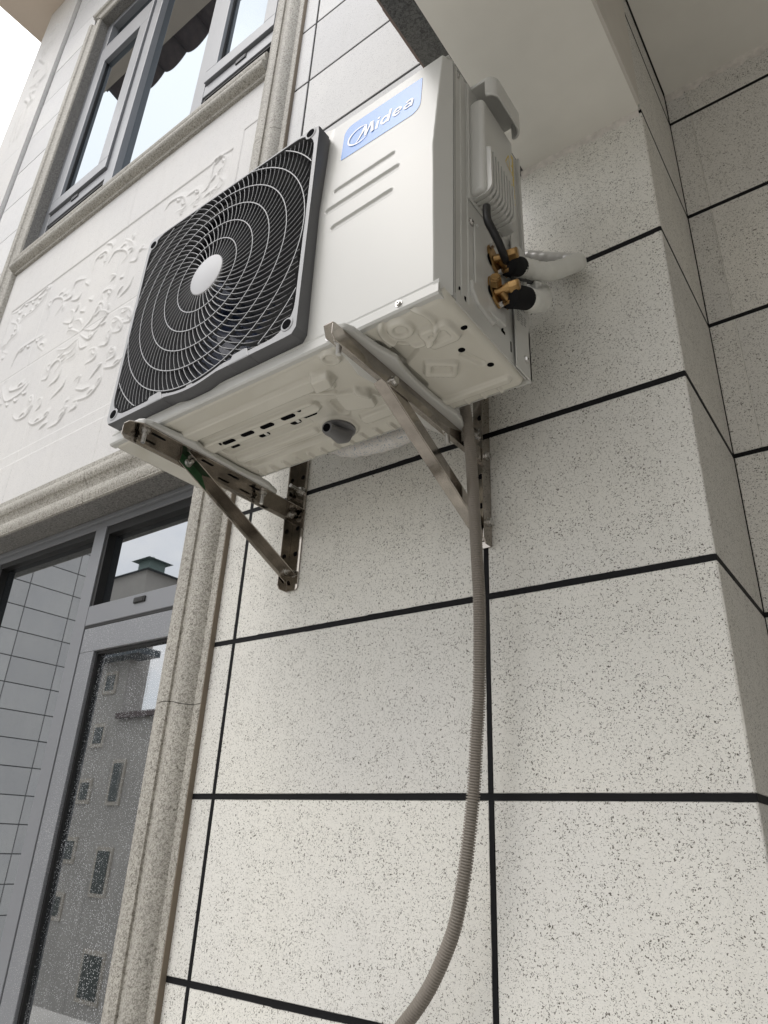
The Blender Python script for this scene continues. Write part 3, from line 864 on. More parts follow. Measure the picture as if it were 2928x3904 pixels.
# left part of the front around the fan opening
def ring_plate(mb, outer, inner, y):
    n = len(outer)
    mb.add([(p[0], y, p[1]) for p in outer] + [(p[0], y, p[1]) for p in inner], [(i, (i + 1) % n, n + (i + 1) % n, n + i) for i in range(n)])
NA = 120
def ray_rect(t, cx_, cz_, x0, x1, z0, z1, r=0):
    c_, s_ = math.cos(t), math.sin(t)
    lo = 0; hi = 1.
    def inside(q):
        X_ = cx_ + c_ * q; Z_ = cz_ + s_ * q
        return float(rrect(np.array(X_), np.array(Z_), (x0 + x1) / 2, (z0 + z1) / 2, (x1 - x0) / 2, (z1 - z0) / 2, r)) < 0
    for _ in range(24):
        md = (lo + hi) / 2
        if inside(md): lo = md
        else: hi = md
    return lo
def polar(fn, n=NA): return [(GX + fn(2 * math.pi * i / n) * math.cos(2 * math.pi * i / n), GZ + fn(2 * math.pi * i / n) * math.sin(2 * math.pi * i / n)) for i in range(n)]
outer = polar(lambda t: ray_rect(t, GX, GZ, XA + .002, .4, .672, ZT - .002, .004))
inner = polar(lambda t: .245)
p_ = MA(); ring_plate(p_, outer, inner, YF)
p_.build('fan_surround', M_PAINT, fp)
# shroud + interior
sh = MA(); n = 64
vs_ = [(GX + .245 * math.cos(2 * math.pi * i / n), y_, GZ + .245 * math.sin(2 * math.pi * i / n)) for y_ in (YF + .0005, YF + .12) for i in range(n)]
sh.add(vs_, [(i, (i + 1) % n, n + (i + 1) % n, n + i) for i in range(n)])
sh.build('fan_shroud', plain('dark shroud', (.03, .03, .034), .4), ac, smooth=True)
MA().box(XA + .01, .41, YF + .13, YF + .14, .68, 1.2).build('coil', M_COIL, ac)
# side wrap of the cover and body shell
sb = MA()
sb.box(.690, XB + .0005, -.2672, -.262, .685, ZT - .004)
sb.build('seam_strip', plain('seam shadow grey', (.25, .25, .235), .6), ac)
side_prof = [(.6975, -.2685), (.6975, -.2680)]
w_ = MA()
# cover side flange: from chamfer end back to seam
w_.box(.6955, .6978, -.2685 - .0, -.2665, .672, ZT - .003)
# side panel with vertical pressed steps
steps = [(-.2655, .6962), (-.255, .6962), (-.2535, .6940), (-.244, .6940), (-.2425, .6962), (-.232, .6962), (-.2305, .6948), (-.2235, .6948), (-.222, .6966), (-.0246, .6966), (-.0246, .690)]
vs_ = []; fs = []
for z_ in (.672, ZT - .004):
    for (y_, x_) in steps: vs_.append((x_, y_, z_))
n_ = len(steps)
fs = [(i, i + 1, n_ + i + 1, n_ + i) for i in range(n_ - 1)]
w_.add(vs_, fs)
w_.build('side_panel', M_PAINT, ac)
bs = MA()
bs.box(XA, XA + .003, YF + .001, YR, .672, ZT - .002)
bs.box(XA, XB, YF + .012, YR, ZT - .0035, ZT - .0015)
bs.box(XA, XB, YR - .003, YR, .672, ZT - .004)
bs.build('body_shell', M_PAINT, ac)
# front bottom lip (pressed edge of cover) and its screws
def lipx(mb, x0, x1):
    prof = [(YF - .001, .690), (YF - .003, .6865), (YF - .0015, .682), (YF - .004, .6785), (YF - .004, .664), (YF - .0015, .6605), (YF + .004, .6600)]
    n_ = len(prof)
    vs_ = [(x_, y_, z_) for x_ in (x0, x1) for (y_, z_) in prof]
    mb.add(vs_, [(i, i + 1, n_ + i + 1, n_ + i) for i in range(n_ - 1)])
l_ = MA(); lipx(l_, XA, .690); l_.box(XA, .690, YF - .001, YF + .012, .6602, .672)
l_.build('bottom_lip', M_PAINT, fp, smooth=True, sharp=30)
# ---- base pan : embossed sheet seen from below
xs = np.linspace(XA, XB, 410); ys = np.linspace(YF + .002, YR, 137)
X, Y = np.meshgrid(xs, ys)
D = np.zeros_like(X)                 # positive = pressed downwards (towards viewer)
def emb(s_, h, soft=.0042): 
    global D
    D = D + h * (1 - sstep(-soft, 0, s_))
edge = rrect(X, Y, (XA + XB) / 2, (YF + YR) / 2 + .001, (XB - XA) / 2, (YR - YF) / 2, .018)
emb(rrect(X, Y, .232, -.236, .205, .017, .010), .0055)
emb(rrect(X, Y, .200, -.183, .155, .018, .012), .0050)
emb(rrect(X, Y, .225, -.183, .135, .009, .006), -.002, .003)
emb(rrect(X, Y, .185, -.148, .120, .012, .006), -.0045, .004)
emb(rrect(X, Y, .185, -.117, .115, .010, .008), .0050)
emb(rrect(X, Y, .200, -.084, .135, .011, .008), -.0040)
for k in range(11):
    emb(rrect(X, Y, .075 + k * .035, -.047, .005, .013, .004), .0035, .003)
emb(np.hypot(X - .335, Y + .0988) - .040, .003)
emb(np.hypot(X - .4622, Y + .2735) - .020, .004); emb(np.hypot(X - .4622, Y + .2735) - .0115, -.0025, .002)
emb(np.hypot(X - .6005, Y + .268) - .024, .0045, .006); emb(np.hypot(X - .6005, Y + .268) - .0125, -.0025, .002)
emb(np.abs(np.hypot(X - .610, Y + .262) - .043) - .007, .004, .006)
emb(rot_rect(X, Y, .410, -.232, .020, .026, .01, 25), .0045)
emb(rot_rect(X, Y, .425, -.158, .034, .030, .012, 20), .0055)
emb(rot_rect(X, Y, .455, -.165, .006, .028, .005, -32), .004)
emb(rot_rect(X, Y, .385, -.205, .028, .007, .006, 30), .004)
emb(rot_rect(X, Y, .380, -.150, .012, .026, .01, 10), -.004)
emb(rrect(X, Y, .455, -.098, .065, .014, .010), .0055); emb(rrect(X, Y, .455, -.080, .06, .006, .005), -.003)
emb(rot_rect(X, Y, .645, -.225, .030, .026, .012, 0), .0055); emb(rot_rect(X, Y, .645, -.225, .017, .012, .006, 0), -.003)
emb(rot_rect(X, Y, .600, -.150, .030, .022, .008, 35), .0050); emb(rot_rect(X, Y, .602, -.150, .019, .012, .006, 35), -.004, .004)
emb(rot_rect(X, Y, .655, -.140, .026, .008, .006, 70), -.003)
emb(rrect(X, Y, .60, -.062, .085, .010, .008), .0045)
emb(rrect(X, Y, .545, -.19, .012, .075, .01), -.004)
emb(rot_rect(X, Y, .565, -.215, .022, .03, .012, 60), -.0045)
for k in range(5): emb(rrect(X, Y, .52 + k * .033, -.040, .004, .010, .003), .003, .003)
rim = .013 * (1 - np.sqrt(np.clip(1 - (np.clip((edge + .013) / .013, 0, 1)) ** 2, 0, 1)))
Zp = ZBT - D * 1.7 + rim
# holes
HO = [(.1156, -.1812, .017, .006), (.1708, -.1832, .017, .006), (.2248, -.1827, .017, .006), (.2812, -.1838, .017, .006), (.3207, -.167, .017, .006),
      (.0925, -.186, .0045, .0045), (.3132, -.1886, .0045, .0045), (.6519, -.1703, .0060, .0055), (.6719, -.1109, .0058, .0055), (.6827, -.2147, .0055, .0045),
      (.1804, -.1474, .014, .0055), (.2668, -.149, .013, .0075), (.0966, -.148, .012, .004)]
dropm = np.zeros_like(X, dtype=bool)
pan = agrid('base_pan', X, Y, Zp, 'xyz', M_PAINT2, ac, None)
for (hx, hy, a_, c_) in HO:
    hb = MA()
    # punched slots: thin dark wells standing 0.3 mm proud of the sheet so that the edge reads
    n_ = 20; pts = []
    for k in range(n_):
        t = 2 * math.pi * k / n_
        pts.append((hx + (a_ - c_) * (1 if math.cos(t) > 0 else -1) + c_ * math.cos(t), hy + c_ * math.sin(t)))
    zz_ = float(ZBT - 1.7 * D[np.argmin(np.abs(ys - hy)), np.argmin(np.abs(xs - hx))])
    hb.prism(pts, 'z', zz_ - .0006, zz_ + .004)
    hb.build('punched_slot', M_DARK, pan)
# white clips showing in two slots
for hx, hy in ((.1804, -.1474), (.2668, -.149)):
    zz_ = float(ZBT - 1.7 * D[np.argmin(np.abs(ys - hy)), np.argmin(np.abs(xs - hx))])
    cl = MA(); cl.box(hx + .002, hx + .010, hy - .005, hy + .004, zz_ - .0016, zz_ - .0004)
    cl.build('clip', M_WRAP, pan, bev=.0005)
# pan upstand at the right/front corner and rear
up = MA()
up.box(XA + .004, XB - .002, YR - .001, YR + .0005, .662, .700)
up.box(XB - .0015, XB + .0012, -.262, YR - .004, .668, .690)
up.build('pan_upstand', M_PAINT, pan)
# rear cover that drops a little past the side at the back right corner
rc = MA(); rc.box(.672, .7035, YR - .002, YR + .006, .664, ZT - .006); rc.box(.7005, .7035, YR - .052, YR + .006, .664, .960)
rc.build('rear_corner_cover', M_PAINT, ac, bev=.003)
# drain elbow
de = MA()
zc0 = ZBT - .006
n_ = 32
de.cyl((.3352, -.0988, zc0 + .006), (.3352, -.0988, zc0 - .003), .0325, .0325, 36)
de.cyl((.3352, -.0988, zc0 - .003), (.3352, -.0988, zc0 - .006), .0315, .024, 36)
elb = de.build('drain_elbow', M_DRAIN, pan, smooth=True, sharp=35)
sp = MA(); sp.tube([(.342, -.090, zc0 - .003), (.342, -.093, zc0 - .012), (.3428, -.102, zc0 - .0185), (.3445, -.119, zc0 - .0215), (.3465, -.137, zc0 - .024), (.3475, -.146, zc0 - .0253)], [.0180, .0175, .0160, .0128, .0112, .0110], 20)
sp.build('drain_spout', M_DRAIN, pan, smooth=True, sharp=60)
MA().cyl((.34745, -.1455, zc0 - .0252), (.3476, -.1470, zc0 - .02545), .0080, .0080, 20).build('spout_bore', M_DARK, pan)
# feet rails
def foot(cx_, name='foot'):
    f_ = MB()
    pts = []
    ctrl = [(-.410, .006), (-.405, .016), (-.392, .022), (-.375, .023), (-.34, .028), (-.31, .036), (-.285, .030), (-.25, .027), (-.20, .026), (-.165, .028), (-.14, .032), (-.12, .030), (-.105, .024), (-.088, .020), (-.083, .010)]
    R_ = [(cx_ + w2, y_) for y_, w2 in ctrl]; L_ = [(cx_ - w2, y_) for y_, w2 in reversed(ctrl)]
    f_.prism(R_ + L_, 'z', .5605, .5715)
    return f_.build(name, M_PAINT, ac, bev=.0035, seg=3)
foot(.152); foot(.592)

# ---- fan grille
gr_y = -.325
def y_dome(r):
    return -.3345 + .0115 * np.clip(r / .30, 0, 1) ** 2
gf = MA()
OX0, OX1, OZ0, OZ1 = -.109, .4275, .6895, 1.2035
def out_r(t):
    a_ = ray_rect(t, GX, GZ, OX0, OX1, OZ0, OZ1, .014)
    if math.sin(t) < -.5: a_ = max(a_, .2705)
    return a_
def in_r(t):
    a_ = ray_rect(t, GX, GZ, -.0985, .4165, .7025, 1.1985, .055)
    if math.sin(t) < -.5 and a_ > .2485: 
        a_ = a_ if abs(math.cos(t)) > .44 else max(a_, .2625)
    return a_
NG = 160
# align vertices with the four corners of the outline
def polarN(fn): return [(GX + fn(2 * math.pi * i / NG) * math.cos(2 * math.pi * i / NG), GZ + fn(2 * math.pi * i / NG) * math.sin(2 * math.pi * i / NG)) for i in range(NG)]
po, pi_ = polarN(out_r), polarN(in_r)
rings_ = [(po, YF + .001), (po, gr_y + .0025), ([(GX + (a - GX) * .996, GZ + (c - GZ) * .996) for a, c in po], gr_y), ([(GX + (a - GX) * 1.003, GZ + (c - GZ) * 1.003) for a, c in pi_], gr_y), (pi_, gr_y + .001), (pi_, gr_y + .020)]
for pts, y_ in rings_: gf.v += [(a, y_, c) for a, c in pts]
for k in range(len(rings_) - 1):
    for i in range(NG):
        gf.f.append((k * NG + i, k * NG + (i + 1) % NG, (k + 1) * NG + (i + 1) % NG, (k + 1) * NG + i))
M_FACE = plain('lighter grille grey', (.37, .375, .385), .42, 0, .5, .03, 30)
def lighter_front(me, thr=.8):
    # faces square to the y axis take the lighter grey, the rest stay dark
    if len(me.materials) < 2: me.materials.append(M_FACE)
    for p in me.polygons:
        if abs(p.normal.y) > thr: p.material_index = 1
gob = gf.build('fan_grille', M_PLGREY, ac, smooth=True, sharp=30)
lighter_front(gob.data)
# dark thin base gasket behind
gg = MA(); gg.v = []
gg.box(OX0 + .004, OX1 + .004, YF - .0005, YF + .0012, OZ0 + .006, OZ1 + .003)
# notches on the lower edge (two lugs)
for cx_ in (.052, .292):
    ng = MA(); ng.prism([(cx_ - .030, .6885), (cx_ + .026, .6885), (cx_ + .018, .7095), (cx_ + .010, .7115), (cx_ - .020, .7095)], 'y', gr_y - .0012, YF + .0008)
    lighter_front(ng.build('grille_lug', M_PLGREY, gob, bev=.0025).data)
# screw wells
for (sx, sz) in ((.4045, 1.1895), (-.0878, 1.1795), (.4045, .7165), (-.0870, .7105)):
    c_ = MA(); c_.cyl((sx, gr_y - .0005, sz), (sx, gr_y - .0012, sz), .0138, .0128, 28)
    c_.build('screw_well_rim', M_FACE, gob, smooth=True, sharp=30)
    MA().cyl((sx, gr_y - .0012, sz), (sx, gr_y - .0018, sz), .0098, .0098, 24).build('screw_well', M_DARK, gob)
# hub
hb2 = MA()
n_ = 72
hr = .0475; yh = float(y_dome(0)) - .001
prof = [(hr - .001, yh + .012), (hr, yh + .003), (hr - .001, yh + .0008), (hr - .003, yh)]
vs_ = [(GX + r_ * math.cos(2 * math.pi * i / n_), y_, GZ + r_ * math.sin(2 * math.pi * i / n_)) for (r_, y_) in prof for i in range(n_)]
fs = [(k * n_ + i, k * n_ + (i + 1) % n_, (k + 1) * n_ + (i + 1) % n_, (k + 1) * n_ + i) for k in range(3) for i in range(n_)] + [tuple(3 * n_ + i for i in range(n_))]
hb2.add(vs_, fs); hb2.build('hub', M_HUB, gob, smooth=True, sharp=30)
# rings
def inside_open(x, z): return float(rrect(np.array(x), np.array(z), .159, .9505, .2575, .248, .055)) < 0 or (math.hypot(x - GX, z - GZ) < .2625 and z < .74)
RR = [.0866, .1295, .1722, .2150, .2578, .3000, .3420]
for ri, r_ in enumerate(RR):
    mb = MA(); segs = 160; hw = .0010; dp = .006
    y_ = float(y_dome(r_)) - .0006
    prev = None
    for i in range(segs + 1):
        t = 2 * math.pi * i / segs
        x_, z_ = GX + r_ * math.cos(t), GZ + r_ * math.sin(t)
        if not inside_open(x_, z_): prev = None; continue
        b0 = len(mb.v)
        for (rr_, yy_) in ((r_ - hw, y_ + dp), (r_ - hw, y_), (r_ + hw, y_), (r_ + hw, y_ + dp)):
            mb.v.append((GX + rr_ * math.cos(t), yy_, GZ + rr_ * math.sin(t)))
        if prev is not None:
            for k in range(3): mb.f.append((prev + k, prev + k + 1, b0 + k + 1, b0 + k))
        prev = b0
    if mb.f:
        pass
    # one mesh for every unbroken arc
    segs_ = []; cur = []
    for i in range(segs + 1):
        t = 2 * math.pi * i / segs
        if inside_open(GX + r_ * math.cos(t), GZ + r_ * math.sin(t)): cur.append(t)
        elif cur: segs_.append(cur); cur = []
    if cur:
        if segs_ and abs(segs_[0][0]) < 1e-9 and len(cur) <= segs: segs_[0] = [t - 2 * math.pi for t in cur[:-1]] + segs_[0]
        else: segs_.append(cur)
    for ts in segs_:
        if len(ts) < 2: continue
        a_ = MA()
        for t in ts:
            for (rr_, yy_) in ((r_ - hw, y_ + dp), (r_ - hw, y_), (r_ + hw, y_), (r_ + hw, y_ + dp)):
                a_.v.append((GX + rr_ * math.cos(t), yy_, GZ + rr_ * math.sin(t)))
        for q_ in range(len(ts) - 1):
            for k in range(3): a_.f.append((q_ * 4 + k, q_ * 4 + k + 1, q_ * 4 + 5 + k, q_ * 4 + 4 + k))
        lighter_front(a_.build('ring', M_PLGREY, gob).data)
# ribs: curved deep blades, fresh set in every ring-to-ring zone
CNT = [40, 56, 72, 84, 96, 108, 120, 132]
RAD = [.0470] + RR + [.385]
gc = Vector(A(GX, 0, GZ))
def rib_geo(r0, r1, t0, sweep, clip=False, deep=.016):
    vs_ = []; fs = []; sg = 6; prev = None
    for i in range(sg + 1):
        q = i / sg; r_ = r0 + (r1 - r0) * q; t = t0 + sweep * (q ** 1.15)
        x_, z_ = GX + r_ * math.cos(t), GZ + r_ * math.sin(t)
        if clip and not inside_open(x_, z_): prev = None; continue
        tx, tz = -math.sin(t), math.cos(t)      # across the rib
        y_ = float(y_dome(r_)); hw = .0008
        lean = .0035
        b0 = len(vs_)
        for (o_, dy) in ((-hw + lean, deep), (-hw, .0004), (0, 0.), (hw, .0004), (hw + lean, deep)):
            vs_.append((x_ + tx * o_, y_ + dy, z_ + tz * o_))
        if prev is not None:
            for k in range(4): fs.append((prev + k, prev + k + 1, b0 + k + 1, b0 + k))
        prev = b0
    return vs_, fs
rest = MA()
for zi in range(len(RAD) - 1):
    n_ = CNT[zi]; r0, r1 = RAD[zi], RAD[zi + 1]
    sweep = R(7.6) if zi else R(7.0)
    off = random.uniform(0, 1) * 2 * math.pi / n_
    if zi < 4:
        vs_, fs = rib_geo(r0, r1, 0, sweep)
        # local coordinates round the fan axis so that copies only turn
        me = bpy.data.meshes.new('rib')
        me.from_pydata([tuple(Vector(A(*q)) - gc) for q in vs_], [], fs)
        me.materials.append(M_PLGREY)
        lighter_front(me)
        for i in range(n_):
            o = bpy.data.objects.new('rib', me); C.objects.link(o); o.parent = gob
            o.location = gc; o.rotation_euler = (0, -(off + 2 * math.pi * i / n_), 0)
    else:
        for i in range(n_):
            vs_, fs = rib_geo(r0, r1, off + 2 * math.pi * i / n_, sweep * (.045 / (r1 - r0)) ** 0, True)
            rest.add(vs_, fs)
o = rest.build('outer_ribs', M_PLGREY, gob); o['kind'] = 'stuff'; lighter_front(o.data)
# ---- fan behind the grille
fan_hub = MA().cyl((GX, YF + .02, GZ), (GX, YF + .10, GZ), .055, .06, 32).build('fan', M_FAN, ac, smooth=True, sharp=40)
for k in range(3):
    a0 = R(20 + 120 * k)
    vs_ = []; fs = []; na, nr = 14, 8
    for i in range(na + 1):
        for j in range(nr + 1):
            q, s_ = i / na, j / nr
            r_ = .050 + .185 * s_
            t = a0 + R(95) * q * (1 - .15 * s_) + R(25) * s_
            y_ = YF + .025 + .07 * q - .012 * math.sin(math.pi * s_)
            vs_.append((GX + r_ * math.cos(t), y_, GZ + r_ * math.sin(t)))
    for i in range(na):
        for j in range(nr):
            a_ = i * (nr + 1) + j
            fs.append((a_, a_ + 1, a_ + nr + 2, a_ + nr + 1))
    bl = MA(); bl.add(vs_, fs); bl.build('fan_blade', M_FAN, fan_hub, smooth=True)

# ---- blue label and lettering, laid on the sloping top part of the cover
def on_front(x, z, lift): 
    return (x, float(front_y(np.array([[x]]), np.array([[z]]))[0, 0]) - lift, z)
def rounded_poly(x0, x1, z0, z1, rads, n=8):
    pts = []
    for (cx_, cz_, sx, sz, a0, r_) in ((x1, z1, -1, -1, 0, rads[0]), (x0, z1, 1, -1, 90, rads[1]), (x0, z0, 1, 1, 180, rads[2]), (x1, z0, -1, 1, 270, rads[3])):
        for i in range(n + 1):
            t = R(a0 + 90 * i / n)
            pts.append((cx_ + sx * r_ + r_ * math.cos(t), cz_ + sz * r_ + r_ * math.sin(t)))
    return pts
def front_flat(name, polys, lift, mat, parent, holes=False):
    bm = bmesh.new()
    for poly in polys:
        vsb = [bm.verts.new((p[0], 0, p[1])) for p in poly]
        bm.faces.new(vsb)
    bmesh.ops.triangulate(bm, faces=bm.faces)
    for v_ in bm.verts:
        v_.co = Vector(A(*on_front(v_.co.x, v_.co.z, lift)))
    bmesh.ops.recalc_face_normals(bm, faces=bm.faces)
    me = bpy.data.meshes.new(name); bm.to_mesh(me); bm.free(); me.materials.append(mat)
    o = bpy.data.objects.new(name, me); C.objects.link(o); o.parent = parent
    # make sure the normals face outwards (-y)
    if sum(p.normal.y * p.area for p in me.polygons) > 0: me.flip_normals()
    return o
front_flat('brand_label', [rounded_poly(.4640, .6455, 1.0995, 1.1945, (.004, .022, .004, .022))], .0006, M_BLUE, fp)
# letters are strips and blobs drawn in label coordinates (x from left, z up)
def stroke(pts, w, n=6):
    return [_stroke(pts, w)]
def _stroke(pts, w, n=6):
    P = [Vector((a, c)) for a, c in pts]
    out_l, out_r_ = [], []
    ws = w if isinstance(w, (list, tuple)) else [w] * len(P)
    for i in range(len(P)):
        t = (P[min(i + 1, len(P) - 1)] - P[max(i - 1, 0)]).normalized()
        nrm = Vector((-t.y, t.x))
        out_l.append(P[i] + nrm * ws[i] / 2); out_r_.append(P[i] - nrm * ws[i] / 2)
    quads = []
    for i in range(len(P) - 1):
        quads.append([tuple(out_l[i]), tuple(out_l[i + 1]), tuple(out_r_[i + 1]), tuple(out_r_[i])])
    return quads
def ellarc(cx_, cz_, rx, rz, a0, a1, n=18, shear=0.):
    r_ = []
    for i in range(n + 1):
        t = R(a0 + (a1 - a0) * i / n)
        z_ = rz * math.sin(t)
        r_.append((cx_ + rx * math.cos(t) + shear * z_, cz_ + z_))
    return r_
SH = .16
bz = 1.1275; xh = .0225; lw_ = .0058
def sh(pts): return [(a + (c - bz) * SH, c) for a, c in pts]
letters = []
# i
letters += stroke(sh([(.5460, bz), (.5460, bz + xh)]), lw_)
letters += stroke(sh([(.5460, bz + xh + .0035), (.5460, bz + xh + .0088)]), lw_)
# d
letters += stroke(sh(ellarc(.5635, bz + xh / 2, .0075, xh / 2 - .0024, 0, 360, 26)), .0050)
letters += stroke(sh([(.5728, bz), (.5728, bz + .0325)]), lw_)
# e
letters += stroke(sh(ellarc(.5915, bz + xh / 2, .0078, xh / 2 - .0024, 0, 325, 26)), .0048)
letters += stroke(sh([(.5840, bz + xh / 2 - .0004), (.6005, bz + xh / 2 - .0004)]), .0034)
# a
letters += stroke(sh(ellarc(.6155, bz + xh * .31, .0068, xh * .31 - .0020, 0, 360, 22)), .0042)
letters += stroke(sh([(.6245, bz), (.6245, bz + xh * .62)] + ellarc(.6172, bz + xh * .66, .0073, xh * .34 - .0022, 0, 150, 10)), .0050)
# M : slanting legs
letters += stroke([(.4975, 1.1225), (.5045, 1.1300), (.5125, 1.1440), (.5185, 1.1590)], [.001, .0035, .0052, .0060])
letters += stroke([(.5195, 1.1590), (.5215, 1.1290)], .0058)
letters += stroke([(.5210, 1.1290), (.5330, 1.1590)], .0044)
letters += stroke([(.5345, 1.1590), (.5375, 1.1275)], .0066)
# ring round the M
rg = ellarc(.5050, 1.1425, .0262, .0225, 48, 318, 40)
wr = [.0014 + .0026 * math.sin(math.pi * i / 40) for i in range(41)]
letters += stroke(rg, wr)
for li, quads in enumerate(letters):
    front_flat('letter_stroke', quads, .0010 + li * .00007, M_LETTER, fp)
# cover screws
def screw(x, y, z, nrm, r=.0045, parent=ac, unit=True):
    n_ = Vector(nrm).normalized(); p = Vector((x, y, z))
    mb = MA() if unit else MB()
    mb.cyl(p, p + n_ * .0012, r * 1.35, r * 1.35, 20); mb.cyl(p + n_ * .0012, p + n_ * .0042, r, r * .85, 6 if r > .0046 else 20)
    o = mb.build('screw', M_BOLT, parent)
    a = n_.orthogonal().normalized(); b_ = n_.cross(a)
    q = p + n_ * .0043
    x_ = MA() if unit else MB()
    for d1, d2 in ((a, b_), (b_, a)):
        x_.add([q - d1 * r * .6 - d2 * r * .12, q + d1 * r * .6 - d2 * r * .12, q + d1 * r * .6 + d2 * r * .12, q - d1 * r * .6 + d2 * r * .12], [(0, 1, 2, 3)])
    x_.build('screw_slot', M_DARK, o)
    return o
screw(.6195, YF - .004, .6735, (0, -1, 0))
screw(.4800, YF - .004, .6715, (0, -1, 0))
screw(.6966, -.2135, .8725, (1, 0, 0), .0055)
screw(.7035, -.040, .700, (1, 0, 0), .0055)
screw(.6935, -.250, 1.2065, (1, 0, 0), .004)

# ---- electrical service cover with handle on the right side
SC = MA()
X0, X1 = .6966, .7310
yl, yr_ = -.2195, -.1010; zb_, zt_ = .9240, 1.2060
bx_ = MA(); bx_.box(X0, X1 - .0035, yl, yr_, zb_ + .004, 1.160)
sc = bx_.build('service_cover', M_PAINT, ac, bev=.008, seg=4)
MA().box(X0, X0 + .0035, yl - .004, yr_ + .004, zb_ - .006, 1.215).build('cover_flange', M_PAINT, sc, bev=.0015)
# handle hood: shelf with rolled lip
hd = MA()
n_ = 14
rc_ = .020
outline = [(.6966, -.2120)] + [(.7290 + rc_ * math.sin(R(15 * i)), -.2120 + rc_ * (1 - math.cos(R(15 * i)))) for i in range(7)] + \
          [(.7490 - rc_ * (1 - math.cos(R(15 * i))), -.1180 + rc_ * math.sin(R(15 * i))) for i in range(7)] + [(.6966, -.0980)]
hd.prism(outline, 'z', 1.2090, 1.2170)
lipo = outline[1:-1]
vs_ = []; fs = []
cx_, cy_ = .712, -.155
for (x_, y_) in lipo:
    ux, uy = (cx_ - x_), (cy_ - y_); l_ = math.hypot(ux, uy); ux /= l_; uy /= l_
    dn = 1.168 if x_ > .735 else 1.168 + (.735 - x_) * .6
    vs_ += [(x_, y_, 1.2095), (x_, y_, dn + .004), (x_ + ux * .002, y_ + uy * .002, dn), (x_ + ux * .006, y_ + uy * .006, dn + .001), (x_ + ux * .007, y_ + uy * .007, 1.2095)]
for i in range(len(lipo) - 1):
    for k in range(4): fs.append((i * 5 + k, i * 5 + k + 1, (i + 1) * 5 + k + 1, (i + 1) * 5 + k))
hd.add(vs_, fs)
hd.build('carry_handle', M_PAINT, sc, bev=.0015)
MA().box(.6966, .7150, -.2085, -.104, 1.148, 1.1765).build('handle_recess', M_PAINT, sc, bev=.004)
# cooling ridges running down the outer face and round its lower edge
for i in range(9):
    yc = -.2075 + i * .0101
    r_ = MA(); hw = .0027
    path = [(X1 - .004, 1.038 - i * .002), (X1 + .0050, 1.030 - i * .002), (X1 + .0050, .945)] + [(X1 + .0050 - .018 * (1 - math.cos(R(90 * k / 6))), .945 - .018 * math.sin(R(90 * k / 6)) - .001) for k in range(1, 7)] + [(X0 + .003, .9255 + .0005)]
    vs_ = []; fs = []
    for (x_, z_) in path: vs_ += [(x_, yc - hw, z_), (x_, yc + hw, z_)]
    for (x_, z_) in path: vs_ += [(min(x_, X1 + .0050) - .012, yc - hw, z_ + .006), (min(x_, X1 + .0035) - .006, yc + hw, z_ + .006)]
    n_ = len(path)
    for k in range(n_ - 1):
        a_ = 2 * k; b_ = 2 * n_ + 2 * k
        fs += [(a_, a_ + 1, a_ + 3, a_ + 2), (a_, a_ + 2, b_ + 2, b_), (a_ + 1, b_ + 1, b_ + 3, a_ + 3)]
    r_.add(vs_, fs)
    r_.build('ridge', M_PAINT, sc)
# yellow warning print and grey rating print
yp = MA()
random.seed(3)
for k in range(22):
    z_ = 1.118 - k * .0058; wd = random.choice((.006, .009, .012, .005)); y0_ = -.1045 + random.uniform(-.001, .001)
    yp.box(X1 - .0036, X1 - .0032, y0_ - wd, y0_, z_ - .0030, z_)
tri = [(-.137, 1.075), (-.124, 1.104), (-.119, 1.066)]
for a, c in ((0, 1), (1, 2), (2, 0)):
    p, q = Vector(tri[a]), Vector(tri[c]); d_ = (q - p).normalized(); nn = Vector((-d_.y, d_.x)) * .0011
    yp.add([(X1 - .0031, *(p + nn)), (X1 - .0031, *(q + nn)), (X1 - .0031, *(q - nn)), (X1 - .0031, *(p - nn))], [(0, 1, 2, 3)])
yp.build('warning_print', M_YELLOW, sc)
rp = MA()
for k in range(26):
    z_ = .90 - k * .0052
    for j in range(3):
        if random.random() < .8: rp.box(.7036, .7040, -.068 + j * .013, -.068 + j * .013 + random.uniform(.004, .011), z_ - .0016, z_)
rp.build('rating_print', M_INK, ac)
MA().box(.7005, .7036, -.072, -.020, .60 + .17, .955).build('rating_plate', M_PAINT, ac)

for (y0_, y1_, z0_, z1_) in ((-.1175, -.1095, .712, .727), (-.1095, -.104, .712, .718), (-.252, -.249, .700, .705), (-.236, -.232, .688, .698), (-.085, -.082, .690, .712)):
    MA().box(.6955, .6972, y0_, y1_, z0_, z1_).build('side_notch', M_DARK, ac)
# ---- valve plate, valves
vp = MA()
vp.box(.6966, .7000, -.2070, -.1600, .7440, .8740)
pl = vp.build('valve_plate', M_PAINT, ac, bev=.002)
v2_ = MA()
